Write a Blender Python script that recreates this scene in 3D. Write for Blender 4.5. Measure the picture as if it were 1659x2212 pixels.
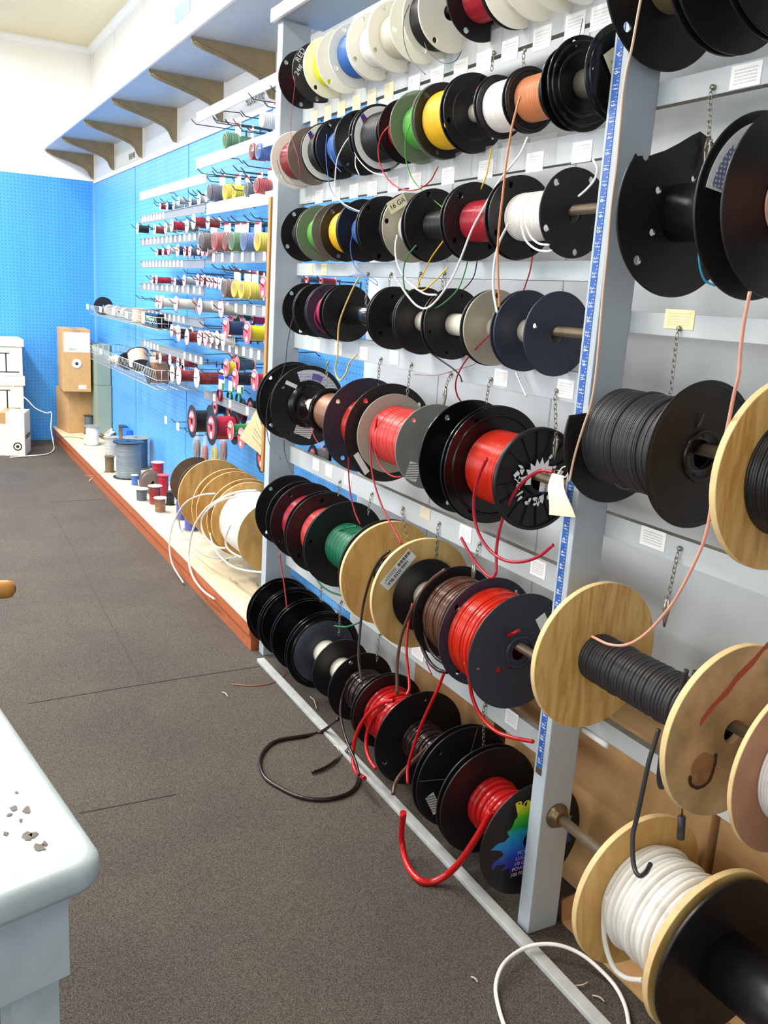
import bpy, math, random
from math import pi, sin, cos, radians
from mathutils import Vector, Matrix
from mathutils.geometry import tessellate_polygon
random.seed(7)
SC = bpy.context.scene
COL = SC.collection
for o in list(bpy.data.objects):
    bpy.data.objects.remove(o)

# ------------------------------------------------------------ camera, world, lights
F_PX, CX, CY = 1930.43, 829.5, 1106.0
CAM_O = Vector((0, 0, 1.265))
CR = Vector((0.8817730, -0.4676854, 0.0612109))
CU = Vector((0.0563755, 0.2333436, 0.9707587))
CF = Vector((0.4682928, 0.8525381, -0.2321221))
cd = bpy.data.cameras.new('camera')
cd.sensor_fit = 'HORIZONTAL'
cd.sensor_width = 36
cd.lens = F_PX / 1659 * 36
cd.clip_start = .02
cam = bpy.data.objects.new('camera', cd)
COL.objects.link(cam)
m = Matrix((CR, CU, -CF)).transposed().to_4x4()
m.translation = CAM_O
cam.matrix_world = m
SC.camera = cam
SC.view_settings.view_transform = 'Standard'
SC.view_settings.look = 'None'
SC.view_settings.gamma = 1
SC.view_settings.exposure = 0.45
SC.view_settings.use_curve_mapping = False

w = bpy.data.worlds.new('daylight')
SC.world = w
w.use_nodes = True
w.node_tree.nodes['Background'].inputs[0].default_value = (.93, .96, 1, 1)
w.node_tree.nodes['Background'].inputs[1].default_value = .5

def area(name, loc, sx, sy, power, col=(1, .98, .95), rot=(0, 0, 0)):
    l = bpy.data.lights.new(name, 'AREA')
    l.shape = 'RECTANGLE'
    l.size, l.size_y = sx, sy
    l.energy = power
    l.color = col
    o = bpy.data.objects.new(name, l)
    o.location = loc
    o.rotation_euler = rot
    COL.objects.link(o)
    return o
for i, (x, y, e) in enumerate(((-.35, 1.0, 10), (-.35, 2.7, 44), (-.35, 4.6, 64), (-.35, 6.4, 62), (-2.0, 3.5, 40), (-2.0, 6.2, 60))):
    area('fluorescent_lamp', (x, y, 2.86), .32, 1.25, e)
area('fluorescent_lamp', (.5, 5.1, 2.86), .2, 1.25, 30)
area('fluorescent_lamp', (.5, 3.4, 2.86), .2, 1.25, 13)
area('side_fill_light', (-3.7, 2.6, 1.5), 3.4, 1.8, 62, (.95, .97, 1), (radians(90), 0, radians(-90)))  # added fill light for the spool sides; no window in this wall
# daylight from the shop front behind and left of the camera
area('shop_window_light', (-2.6, -1.2, 1.7), 2.6, 1.8, 34, (.9, .95, 1), (radians(80), 0, radians(-55)))

# ------------------------------------------------------------ projection helper: a pixel of the survey photo onto a world plane
def at(px, py, ax, v):
    d = CR * ((px - CX) / F_PX) - CU * ((py - CY) / F_PX) + CF
    t = (v - CAM_O[ax]) / d[ax]
    return CAM_O + d * t

# ------------------------------------------------------------ materials
MATS = {}
def srgb(r, g, b):
    f = lambda c: (c / 255 / 12.92) if c / 255 <= .04045 else ((c / 255 + .055) / 1.055) ** 2.4
    return (f(r), f(g), f(b), 1)
def mat(name, col, rough=.5, metal=0, trans=0, alpha=1, noise=0, nscale=20, spec=.5, bump=0, stretch=None, ior=1.45, emit=None, sss=0):
    if name in MATS:
        return MATS[name]
    M_ = bpy.data.materials.new(name)
    M_.use_nodes = True
    nt = M_.node_tree
    b = nt.nodes['Principled BSDF']
    c = srgb(*col)
    b.inputs['Base Color'].default_value = c
    b.inputs['Roughness'].default_value = rough
    b.inputs['Metallic'].default_value = metal
    b.inputs['Transmission Weight'].default_value = trans
    b.inputs['Alpha'].default_value = alpha
    b.inputs['Specular IOR Level'].default_value = spec
    b.inputs['IOR'].default_value = ior
    if emit:
        b.inputs['Emission Color'].default_value = srgb(*emit[:3])
        b.inputs['Emission Strength'].default_value = emit[3]
    if noise or bump:
        tc = nt.nodes.new('ShaderNodeTexCoord')
        mp = nt.nodes.new('ShaderNodeMapping')
        if stretch:
            mp.inputs['Scale'].default_value = stretch
        n = nt.nodes.new('ShaderNodeTexNoise')
        n.inputs['Scale'].default_value = nscale
        n.inputs['Detail'].default_value = 5
        nt.links.new(tc.outputs['Object'], mp.inputs[0])
        nt.links.new(mp.outputs[0], n.inputs['Vector'])
        if noise:
            r = nt.nodes.new('ShaderNodeValToRGB')
            r.color_ramp.elements[0].position = .3
            r.color_ramp.elements[1].position = .7
            r.color_ramp.elements[0].color = [max(0, k * (1 - noise)) for k in c[:3]] + [1]
            r.color_ramp.elements[1].color = [min(1, k * (1 + noise)) for k in c[:3]] + [1]
            nt.links.new(n.outputs['Fac'], r.inputs[0])
            nt.links.new(r.outputs[0], b.inputs['Base Color'])
        if bump:
            bp = nt.nodes.new('ShaderNodeBump')
            bp.inputs['Strength'].default_value = bump
            bp.inputs['Distance'].default_value = .002
            nt.links.new(n.outputs['Fac'], bp.inputs['Height'])
            nt.links.new(bp.outputs[0], b.inputs['Normal'])
    MATS[name] = M_
    return M_

def pegmat(name, col, dark, ax1, ax2, pitch=.0254, rad=.0034):
    M_ = bpy.data.materials.new(name)
    M_.use_nodes = True
    nt = M_.node_tree
    b = nt.nodes['Principled BSDF']
    b.inputs['Roughness'].default_value = .45
    tc = nt.nodes.new('ShaderNodeTexCoord')
    sp = nt.nodes.new('ShaderNodeSeparateXYZ')
    nt.links.new(tc.outputs['Object'], sp.inputs[0])
    def mth(op, a, b_=None, c_=None):
        n = nt.nodes.new('ShaderNodeMath')
        n.operation = op
        for i, v in enumerate((a, b_, c_)):
            if v is None:
                continue
            if isinstance(v, (int, float)):
                n.inputs[i].default_value = v
            else:
                nt.links.new(v, n.inputs[i])
        return n.outputs[0]
    ds = []
    for ax in (ax1, ax2):
        f = mth('PINGPONG', sp.outputs[ax], pitch / 2)
        f = mth('SUBTRACT', pitch / 2, f)
        ds.append(mth('MULTIPLY', f, f))
    d = mth('SQRT', mth('ADD', ds[0], ds[1]))
    hole = mth('LESS_THAN', d, rad)
    n = nt.nodes.new('ShaderNodeTexNoise')
    n.inputs['Scale'].default_value = 3.2
    n.inputs['Detail'].default_value = 3
    mp = nt.nodes.new('ShaderNodeMapping')
    mp.inputs['Scale'].default_value = (1, 3, .35) if ax1 == 'Y' else (3, 1, .35)
    nt.links.new(tc.outputs['Object'], mp.inputs[0])
    nt.links.new(mp.outputs[0], n.inputs['Vector'])
    r = nt.nodes.new('ShaderNodeValToRGB')
    c = srgb(*col)
    r.color_ramp.elements[0].position = .3
    r.color_ramp.elements[1].position = .7
    r.color_ramp.elements[0].color = [k * .93 for k in c[:3]] + [1]
    r.color_ramp.elements[1].color = [min(1, k * 1.05) for k in c[:3]] + [1]
    nt.links.new(n.outputs['Fac'], r.inputs[0])
    mx = nt.nodes.new('ShaderNodeMix')
    mx.data_type = 'RGBA'
    nt.links.new(hole, mx.inputs['Factor'])
    nt.links.new(r.outputs[0], mx.inputs[6])
    mx.inputs[7].default_value = srgb(*dark)
    nt.links.new(mx.outputs[2], b.inputs['Base Color'])
    MATS[name] = M_
    return M_

def woodmat(name, c1, c2, scale=(60, 60, 6), rough=.5, sc=1.6):
    M_ = bpy.data.materials.new(name)
    M_.use_nodes = True
    nt = M_.node_tree
    b = nt.nodes['Principled BSDF']
    b.inputs['Roughness'].default_value = rough
    tc = nt.nodes.new('ShaderNodeTexCoord')
    mp = nt.nodes.new('ShaderNodeMapping')
    mp.inputs['Scale'].default_value = scale
    n = nt.nodes.new('ShaderNodeTexNoise')
    n.inputs['Scale'].default_value = sc
    n.inputs['Detail'].default_value = 6
    n.inputs['Distortion'].default_value = .6
    r = nt.nodes.new('ShaderNodeValToRGB')
    r.color_ramp.elements[0].position = .36
    r.color_ramp.elements[1].position = .6
    r.color_ramp.elements[0].color = srgb(*c2)
    r.color_ramp.elements[1].color = srgb(*c1)
    nt.links.new(tc.outputs['Object'], mp.inputs[0])
    nt.links.new(mp.outputs[0], n.inputs['Vector'])
    nt.links.new(n.outputs['Fac'], r.inputs[0])
    nt.links.new(r.outputs[0], b.inputs['Base Color'])
    MATS[name] = M_
    return M_

def printmat(name, base, ink, lines=7, axis='Z', dens=.5, scale=(1, 1, 1)):
    """paper with rows of small illegible print"""
    M_ = bpy.data.materials.new(name)
    M_.use_nodes = True
    nt = M_.node_tree
    b = nt.nodes['Principled BSDF']
    b.inputs['Roughness'].default_value = .6
    tc = nt.nodes.new('ShaderNodeTexCoord')
    sp = nt.nodes.new('ShaderNodeSeparateXYZ')
    nt.links.new(tc.outputs['Generated'], sp.inputs[0])
    def mth(op, a, b_=None):
        n = nt.nodes.new('ShaderNodeMath')
        n.operation = op
        for i, v in enumerate((a, b_)):
            if v is None:
                continue
            if isinstance(v, (int, float)):
                n.inputs[i].default_value = v
            else:
                nt.links.new(v, n.inputs[i])
        return n.outputs[0]
    z = sp.outputs[axis]
    fr = mth('FRACT', mth('MULTIPLY', z, lines))
    row = mth('LESS_THAN', mth('ABSOLUTE', mth('SUBTRACT', fr, .5)), .26)
    lo = mth('GREATER_THAN', z, .15)
    hi = mth('LESS_THAN', z, .88)
    n = nt.nodes.new('ShaderNodeTexNoise')
    n.inputs['Scale'].default_value = 46
    n.inputs['Detail'].default_value = 1
    nt.links.new(tc.outputs['Generated'], n.inputs['Vector'])
    sel = mth('GREATER_THAN', n.outputs['Fac'], dens)
    k = mth('MULTIPLY', mth('MULTIPLY', row, sel), mth('MULTIPLY', lo, hi))
    edge = sp.outputs['Y' if axis != 'Y' else 'X']
    m_ = mth('MULTIPLY', mth('GREATER_THAN', edge, .12), mth('LESS_THAN', edge, .88))
    if name.startswith('rail'):
        k = mth('MULTIPLY', k, m_)
    mx = nt.nodes.new('ShaderNodeMix')
    mx.data_type = 'RGBA'
    nt.links.new(k, mx.inputs['Factor'])
    mx.inputs[6].default_value = srgb(*base)
    mx.inputs[7].default_value = srgb(*ink)
    nt.links.new(mx.outputs[2], b.inputs['Base Color'])
    MATS[name] = M_
    return M_

mat('black_plastic', (27, 24, 26), .38, noise=.25, nscale=60)
mat('gloss_black', (16, 14, 16), .2)
mat('navy_plastic', (48, 52, 66), .42, noise=.15, nscale=80)
mat('grey_plastic', (128, 132, 126), .45, noise=.1)
mat('milk_plastic', (243, 240, 226), .4, noise=.04, nscale=9, sss=.1)
mat('cream_core', (236, 231, 214), .5)
mat('grey_core', (120, 115, 104), .5)
mat('clear_plastic', (196, 192, 176), .3, alpha=.62)
mat('smoky_plastic', (128, 112, 104), .35, alpha=.8)
mat('green_tint_plastic', (128, 140, 112), .35, alpha=.72)
mat('tan_clear_plastic', (182, 176, 156), .3, alpha=.88, metal=.15)
mat('brown_board', (96, 74, 58), .6, noise=.12)
mat('fibreboard', (172, 128, 98), .8, noise=.12)
woodmat('plywood', (220, 186, 118), (196, 152, 86), (5, 8, 1.4), sc=5)
mat('lath_wood', (176, 126, 62), .5, noise=.12)
woodmat('ochre_wood', (206, 160, 88), (182, 132, 66), (5, 8, 1.4), sc=5)
woodmat('pale_wood', (218, 180, 112), (194, 146, 76), (14, 10, 2), sc=5)
mat('wood_rim', (226, 194, 138), .6, noise=.1, nscale=40)
mat('worn_wood', (190, 160, 112), .75, noise=.35, nscale=14)
mat('grey_paint', (172, 182, 190), .42, noise=.05, nscale=8)
mat('grey_paint_light', (212, 217, 220), .45, noise=.04, nscale=5)
mat('rail_paint', (186, 192, 194), .42, noise=.05, nscale=8)
mat('white_paint', (240, 240, 238), .5)
mat('dust_shade_edge', (146, 142, 132), .8, noise=.1)  # dust grey of rail tops, also painted shade on their undersides
mat('steel_rod', (138, 122, 102), .4, metal=.6, noise=.2)
mat('brass', (128, 110, 84), .35, metal=.8)
mat('chain_steel', (158, 152, 138), .3, metal=.85)
mat('wire_steel', (196, 196, 190), .35, metal=.4)
mat('hook_steel', (82, 84, 88), .35, metal=.6)
mat('bracket_bronze', (158, 138, 104), .45, metal=.35, noise=.1)
mat('cardboard', (190, 150, 102), .85, noise=.07, nscale=30)
mat('cardboard_dark', (158, 118, 78), .85, noise=.1, nscale=30)
mat('carton_white', (222, 214, 198), .7, noise=.03)
mat('packing_tape', (176, 138, 88), .3)
mat('orange_paint', (168, 92, 56), .5, noise=.08)
mat('platform_top', (208, 192, 158), .6, noise=.14, nscale=7)
mat('tape_blue', (48, 92, 168), .4)
mat('ink_white', (226, 232, 240), .5)
mat('ink_black', (34, 32, 32), .6)
mat('ink_grey', (120, 118, 116), .6)
mat('tag_paper', (236, 230, 196), .7)
mat('manila', (184, 166, 126), .75)
mat('label_white', (242, 242, 240), .6)
mat('sign_cream', (238, 234, 214), .6)
mat('table_paint', (180, 191, 193), .5, noise=.15, nscale=14, bump=.9)
mat('handle_wood', (184, 128, 56), .4)
mat('strip_clear', (128, 130, 130), .35, alpha=.92)
mat('tag_card', (250, 250, 248), .6)
mat('pack_clear', (226, 222, 220), .12, alpha=.14)
mat('pack_card', (244, 238, 234), .5)
mat('pack_red', (196, 44, 70), .5)
mat('flange_pink', (226, 164, 166), .35, alpha=.95)
mat('flange_aqua', (196, 224, 222), .3, alpha=.85)
mat('flange_red', (206, 74, 78), .35)
mat('flange_white', (226, 218, 212), .4)
mat('bin_green', (132, 146, 132), .6)
mat('green_trim', (40, 84, 52), .6)
mat('red_stain', (176, 84, 62), .8)
mat('dark_scuff', (72, 46, 30), .8)
mat('debris', (196, 178, 150), .8)
printmat('rail_label', (244, 243, 240), (168, 168, 168), 7, 'Z', .5)
printmat('rail_label_cream', (238, 226, 176), (190, 178, 140), 7, 'Z', .5)
printmat('barcode_label', (232, 232, 228), (60, 58, 58), 9, 'Z', .45)
printmat('print_patch', (214, 216, 224), (120, 134, 176), 12, 'Z', .5)

WIRE_COL = dict(red=(178, 24, 26), orange_red=(196, 40, 22), pink_red=(206, 70, 66), crimson=(166, 34, 50), white=(236, 234, 228),
                black=(30, 29, 31), soft_black=(48, 47, 49), yellow=(236, 190, 44), blue=(62, 108, 178), green=(86, 168, 66),
                deep_green=(22, 104, 74), tan=(206, 130, 84), copper=(142, 104, 82), brown=(92, 60, 46), dark_brown=(40, 26, 24),
                grey=(168, 168, 164), magenta=(186, 40, 92), neon=(232, 232, 40), dark_red=(132, 48, 50), navy=(48, 60, 96),
                cream=(214, 206, 188), salmon=(226, 160, 140), copper_red=(176, 104, 86), sky=(60, 166, 206), dull_yellow=(218, 184, 110),
                slate=(124, 134, 142), slate_dark=(88, 98, 108), wire_clear=(214, 178, 152), lemon=(226, 206, 30), forest=(40, 120, 62), purple=(84, 84, 160), khaki=(112, 98, 66))
def wm(c):
    return mat('wire_' + c, WIRE_COL[c], .2 if c in ('red', 'dark_brown', 'brown', 'orange_red', 'crimson', 'pink_red', 'dark_red') else .34 if c not in ('white', 'soft_black') else .42, spec=.5, noise=.08, nscale=30,
               metal=.35 if c in ('copper', 'copper_red') else 0)

# ------------------------------------------------------------ mesh builder
class MB:
    def __init__(s):
        s.v, s.f, s.sm, s.mi = [], [], [], []
    def add(s, vs, fs, smooth=False, mi=0):
        n = len(s.v)
        s.v += [tuple(a) for a in vs]
        s.f += [tuple(i + n for i in f) for f in fs]
        s.sm += [smooth] * len(fs) if isinstance(smooth, bool) else smooth
        s.mi += [mi] * len(fs)
        return s
    def box(s, x0, x1, y0, y1, z0, z1, bev=0, mi=0, M_=None):
        """box with chamfered edges along all sides"""
        b = min(bev, (x1 - x0) / 2.01, (y1 - y0) / 2.01, (z1 - z0) / 2.01)
        if b <= 0:
            vs = [(x, y, z) for x in (x0, x1) for y in (y0, y1) for z in (z0, z1)]
            fs = [(0, 1, 3, 2), (4, 6, 7, 5), (0, 4, 5, 1), (2, 3, 7, 6), (0, 2, 6, 4), (1, 5, 7, 3)]
        else:
            import bmesh
            bm = bmesh.new()
            bmesh.ops.create_cube(bm, size=1)
            for v in bm.verts:
                v.co = Vector(((x0 + x1) / 2 + v.co.x * (x1 - x0), (y0 + y1) / 2 + v.co.y * (y1 - y0), (z0 + z1) / 2 + v.co.z * (z1 - z0)))
            bmesh.ops.bevel(bm, geom=bm.edges[:], offset=b, segments=2, affect='EDGES', profile=.6)
            bm.verts.index_update()
            vs = [v.co.copy() for v in bm.verts]
            fs = [[v.index for v in f.verts] for f in bm.faces]
            bm.free()
        if M_:
            vs = [M_ @ Vector(v) for v in vs]
        return s.add(vs, fs, False, mi)
    def lathe(s, F, prof, seg=48, smooth=True, mi=0, slant=0):
        """prof: (radius, height) pairs along the axis of frame F"""
        vs, fs = [], []
        n = len(prof)
        for k in range(seg):
            a = 2 * pi * k / seg
            for r, h in prof:
                vs.append(F @ Vector((r * cos(a), r * sin(a), h + slant * a / (2 * pi) if slant else h)))
        for k in range(seg):
            k2 = (k + 1) % seg
            for i in range(n - 1):
                fs.append((k * n + i, k2 * n + i, k2 * n + i + 1, k * n + i + 1))
        return s.add(vs, fs, smooth, mi)
    def tube(s, pts, r, seg=8, mi=0, close=False, caps=True):
        pts = [Vector(p) for p in pts]
        n = len(pts)
        vs, fs = [], []
        up = Vector((0, 0, 1))
        prev = None
        for i, p in enumerate(pts):
            if close:
                t = pts[(i + 1) % n] - pts[i - 1]
            else:
                t = pts[min(i + 1, n - 1)] - pts[max(i - 1, 0)]
            if t.length < 1e-9:
                t = Vector((0, 0, 1))
            t.normalize()
            if prev is None:
                a = t.cross(up)
                if a.length < .1:
                    a = t.cross(Vector((1, 0, 0)))
            else:
                a = prev - t * prev.dot(t)
                if a.length < 1e-6:
                    a = t.cross(up)
            a.normalize()
            prev = a
            b = t.cross(a)
            rr = r[i] if isinstance(r, (list, tuple)) else r
            for k in range(seg):
                an = 2 * pi * k / seg
                vs.append(p + a * (rr * cos(an)) + b * (rr * sin(an)))
        m = n if close else n - 1
        for i in range(m):
            j = (i + 1) % n
            for k in range(seg):
                k2 = (k + 1) % seg
                fs.append((i * seg + k, i * seg + k2, j * seg + k2, j * seg + k))
        sm = [True] * len(fs)
        if caps and not close:
            fs.append(tuple(range(seg))[::-1])
            fs.append(tuple((n - 1) * seg + k for k in range(seg)))
            sm += [False, False]
        return s.add(vs, fs, sm, mi)
    def plate(s, F, outer, holes, t, bev=0, mi=0, mirim=None):
        """flat plate with holes; outer and holes are lists of (x, y) in frame F, thickness along its axis, centred"""
        if mirim is None:
            mirim = mi
        ins = outer
        if bev:
            n = len(outer)
            ins = []
            for i in range(n):
                p0, p1, p2 = Vector(outer[i - 1]), Vector(outer[i]), Vector(outer[(i + 1) % n])
                e = (p2 - p0)
                nn = Vector((-e.y, e.x))
                if nn.length:
                    nn.normalize()
                ins.append(tuple(p1 + nn * bev))
        loops = [ins] + holes
        flat = [p for l in loops for p in l]
        tris = tessellate_polygon([[Vector((p[0], p[1], 0)) for p in l] for l in loops])
        top = [F @ Vector((p[0], p[1], t / 2)) for p in flat]
        bot = [F @ Vector((p[0], p[1], -t / 2)) for p in flat]
        N = len(flat)
        fs = []
        for a, b, c in tris:
            A, B, C_ = flat[a], flat[b], flat[c]
            if (B[0] - A[0]) * (C_[1] - A[1]) - (B[1] - A[1]) * (C_[0] - A[0]) < 0:
                b, c = c, b
            fs += [(a, b, c), (a + N, c + N, b + N)]
        s.add(top + bot, fs, False, mi)
        # walls
        def wall(l1, z1, l2, z2, rev=False, m_=mirim):
            n = len(l1)
            vs = [F @ Vector((p[0], p[1], z1)) for p in l1] + [F @ Vector((p[0], p[1], z2)) for p in l2]
            q = []
            for i in range(n):
                j = (i + 1) % n
                q.append((i, j, j + n, i + n) if not rev else (i, i + n, j + n, j))
            s.add(vs, q, True, m_)
        if bev:
            wall(outer, -t / 2 + bev, outer, t / 2 - bev)
            wall(outer, t / 2 - bev, ins, t / 2)
            wall(ins, -t / 2, outer, -t / 2 + bev)
        else:
            wall(outer, -t / 2, outer, t / 2)
        for h in holes:
            wall(h, -t / 2, h, t / 2, True)
        return s
    def mesh(s, name, mats, off=Vector((0, 0, 0))):
        me = bpy.data.meshes.new(name)
        me.from_pydata([(a - off.x, b - off.y, c - off.z) for a, b, c in s.v], [], s.f)
        me.polygons.foreach_set('use_smooth', s.sm)
        me.polygons.foreach_set('material_index', s.mi)
        for m_ in (mats if isinstance(mats, (list, tuple)) else [mats]):
            me.materials.append(MATS[m_] if isinstance(m_, str) else m_)
        me.update()
        return me

def wloc(o):
    p = Vector((0, 0, 0))
    while o:
        p += Vector(o.location)
        o = o.parent
    return p
def obj(name, mb, mats, parent=None, label=None, org=None):
    off = wloc(parent) if parent else (Vector(org) if org else Vector((0, 0, 0)))
    o = bpy.data.objects.new(name, mb.mesh(name, mats, off))
    COL.objects.link(o)
    if parent:
        o.parent = parent
    elif org:
        o.location = org
    if label:
        o['label'] = label
    return o
def thing(name, label, cat, loc, group=None):
    o = bpy.data.objects.new(name, None)
    o.empty_display_size = .05
    o.location = loc
    COL.objects.link(o)
    return tag(o, label, cat, group)
def tag(o, label, cat, group=None):
    o['label'] = label
    o['category'] = cat
    if group:
        o['group'] = group
    return o
def struct(o):
    o['kind'] = 'structure'
    return o
def dup(root, loc, label, group=None):
    r = root.copy()
    COL.objects.link(r)
    r.location = loc
    r['label'] = label
    if group:
        r['group'] = group
    for ch in root.children:
        c = ch.copy()
        COL.objects.link(c)
        c.parent = r
        for g in ch.children:
            d = g.copy()
            COL.objects.link(d)
            d.parent = c
    return r

def circ(r, n, cx=0, cy=0, ph=0):
    return [(cx + r * cos(ph + 2 * pi * k / n), cy + r * sin(ph + 2 * pi * k / n)) for k in range(n)]
# frames: local z is the axis.  AXY: looks at -Y (x->X, y->Z, z->-Y).  AXX: axis along -X (x->-Y, y->Z)
def FY(x, y, z):
    return Matrix(((1, 0, 0, x), (0, 0, -1, y), (0, 1, 0, z), (0, 0, 0, 1)))
def FX(x, y, z):
    return Matrix(((0, 0, -1, x), (-1, 0, 0, y), (0, 1, 0, z), (0, 0, 0, 1)))
def FZ(x, y, z):
    return Matrix.Translation((x, y, z))

GLY = {}
def text(mb, s, F, size, mi=0, spread=1.0, rot=0, align='CENTER', bold=0):
    """flat lettering in the xy plane of frame F"""
    key = (s, align, spread, bold)
    if key not in GLY:
        cu = bpy.data.curves.new('lettering', 'FONT')
        cu.body = s
        cu.align_x = align
        cu.align_y = 'CENTER'
        cu.space_character = spread
        cu.offset = bold
        cu.resolution_u = 3
        o = bpy.data.objects.new('lettering', cu)
        COL.objects.link(o)
        bpy.context.view_layer.update()
        me = bpy.data.meshes.new_from_object(o.evaluated_get(bpy.context.evaluated_depsgraph_get()))
        GLY[key] = ([v.co.copy() for v in me.vertices], [tuple(p.vertices) for p in me.polygons])
        bpy.data.objects.remove(o)
        bpy.data.curves.remove(cu)
        bpy.data.meshes.remove(me)
    vs, fs = GLY[key]
    R_ = F @ Matrix.Rotation(rot, 4, 'Z')
    mb.add([R_ @ (v * size) for v in vs], fs, False, mi)

def smooth(pts, n=7):
    """Catmull-Rom through points"""
    P = [Vector(p) for p in pts]
    if len(P) < 3:
        return P
    P = [P[0] * 2 - P[1]] + P + [P[-1] * 2 - P[-2]]
    out = []
    for i in range(1, len(P) - 2):
        p0, p1, p2, p3 = P[i - 1:i + 3]
        for k in range(n):
            t = k / n
            out.append(.5 * ((2 * p1) + (-p0 + p2) * t + (2 * p0 - 5 * p1 + 4 * p2 - p3) * t * t + (-p0 + 3 * p1 - 3 * p2 + p3) * t ** 3))
    out.append(P[-2])
    return out
def pxwire(pts, x0, x1=None, r=.001):
    """survey points of a hanging wire, on a plane X that drifts from x0 to x1"""
    x1 = x0 if x1 is None else x1
    n = len(pts)
    out = []
    for i, p in enumerate(pts):
        q = at(p[0], p[1], 0, x0 + (x1 - x0) * i / (n - 1))
        out.append(q if q.z > r + .001 else at(p[0], p[1], 2, r + .001))
    return out
def loose(parent, pts, r, col, name='loose_end', seg=8, label=None):
    mb = MB()
    mb.tube(smooth(pts), r, seg)
    return obj(name, mb, wm(col), parent, label)

# ------------------------------------------------------------ the room
XW, YF, ZC = 1.398, 7.5, 2.935      # side wall plane, far wall plane, ceiling
pegmat('pegboard_blue_side', (84, 158, 224), (44, 96, 160), 'Y', 'Z')
pegmat('pegboard_blue_far', (66, 150, 226), (36, 92, 160), 'X', 'Z', rad=.0036)
mat('wall_white', (244, 243, 238), .7, noise=.02, nscale=3)
mat('ceiling_cream', (226, 216, 186), .9, noise=.05, nscale=60, bump=.5)

def floor_mat():
    M_ = bpy.data.materials.new('carpet')
    M_.use_nodes = True
    nt = M_.node_tree
    b = nt.nodes['Principled BSDF']
    b.inputs['Roughness'].default_value = .95
    b.inputs['Specular IOR Level'].default_value = .15
    tc = nt.nodes.new('ShaderNodeTexCoord')
    n = nt.nodes.new('ShaderNodeTexNoise')
    n.inputs['Scale'].default_value = 330
    n.inputs['Detail'].default_value = 8
    n.inputs['Roughness'].default_value = .75
    n2 = nt.nodes.new('ShaderNodeTexNoise')
    n2.inputs['Scale'].default_value = 2.6
    n2.inputs['Detail'].default_value = 3
    r = nt.nodes.new('ShaderNodeValToRGB')
    e = r.color_ramp.elements
    e[0].position, e[1].position = .38, .66
    e[0].color, e[1].color = srgb(60, 55, 51), srgb(104, 97, 90)
    nt.links.new(tc.outputs['Object'], n.inputs['Vector'])
    nt.links.new(tc.outputs['Object'], n2.inputs['Vector'])
    sn = nt.nodes.new('ShaderNodeVectorMath')
    sn.operation = 'SNAP'
    sn.inputs[1].default_value = (.0019, .0019, .0019)
    wn = nt.nodes.new('ShaderNodeTexWhiteNoise')
    nt.links.new(tc.outputs['Object'], sn.inputs[0])
    nt.links.new(sn.outputs[0], wn.inputs[0])
    mm = nt.nodes.new('ShaderNodeMath')
    mm.operation = 'MULTIPLY_ADD'
    mm.inputs[1].default_value = .26
    nt.links.new(wn.outputs['Value'], mm.inputs[0])
    m3 = nt.nodes.new('ShaderNodeMath')
    m3.operation = 'MULTIPLY'
    m3.inputs[1].default_value = .74
    nt.links.new(n.outputs['Fac'], m3.inputs[0])
    nt.links.new(m3.outputs[0], mm.inputs[2])
    nt.links.new(mm.outputs[0], r.inputs[0])
    r2 = nt.nodes.new('ShaderNodeValToRGB')
    r2.color_ramp.elements[0].position, r2.color_ramp.elements[1].position = .35, .7
    r2.color_ramp.elements[0].color, r2.color_ramp.elements[1].color = (.86, .85, .85, 1), (1.06, 1.05, 1.0, 1)
    nt.links.new(n2.outputs['Fac'], r2.inputs[0])
    mx = nt.nodes.new('ShaderNodeMix')
    mx.data_type = 'RGBA'
    mx.blend_type = 'MULTIPLY'
    mx.inputs['Factor'].default_value = 1
    nt.links.new(r.outputs[0], mx.inputs[6])
    nt.links.new(r2.outputs[0], mx.inputs[7])
    nt.links.new(mx.outputs[2], b.inputs['Base Color'])
    bp = nt.nodes.new('ShaderNodeBump')
    bp.inputs['Strength'].default_value = .35
    bp.inputs['Distance'].default_value = .002
    nt.links.new(n.outputs['Fac'], bp.inputs['Height'])
    nt.links.new(bp.outputs[0], b.inputs['Normal'])
    MATS['carpet'] = M_
floor_mat()
mat('carpet_seam', (62, 56, 50), .95)

struct(obj('floor', MB().box(-4, 1.6, -1.5, 7.7, -.1, 0), 'carpet'))
for k, pts in enumerate((
        [(at(170, 1757, 2, 0), at(380, 1716, 2, 0)), (.0035, .0025)],
        [(at(60, 1520, 2, 0), at(250, 1488, 2, 0), at(400, 1464, 2, 0)), (.0035, .003, .002)],
        [(at(110, 1085, 2, 0), at(225, 1078, 2, 0)), (.003, .003)],
        [(at(115, 1110, 2, 0), at(160, 1190, 2, 0), at(230, 1330, 2, 0), at(310, 1475, 2, 0)), (.002, .003, .002, .002)],
        [(at(400, 1464, 2, 0), at(560, 1440, 2, 0)), (.003, .003)])):
    mb = MB()
    for a, b in zip(pts[0][:-1], pts[0][1:]):
        d = (b - a).normalized()
        nrm = Vector((-d.y, d.x, 0)) * pts[1][0] * .7
        zz = Vector((0, 0, .0012))
        mb.add([a + nrm + zz, a - nrm + zz, b - nrm + zz, b + nrm + zz], [(0, 1, 2, 3)])
    struct(obj('trim_%d' % (k + 6), mb, 'carpet_seam'))
mb = MB()
mb.box(XW, XW + .12, -1.5, 7.62, -.02, 2.0, mi=0)
mb.box(XW, XW + .12, -1.5, 7.62, 2.0, ZC + .1, mi=1)
struct(obj('wall_right', mb, ['pegboard_blue_side', 'wall_white']))
mb = MB()
mb.box(-4, XW, YF, YF + .12, -.02, 2.0, mi=0)
mb.box(-4, XW, YF, YF + .12, 2.0, ZC + .1, mi=1)
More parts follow.
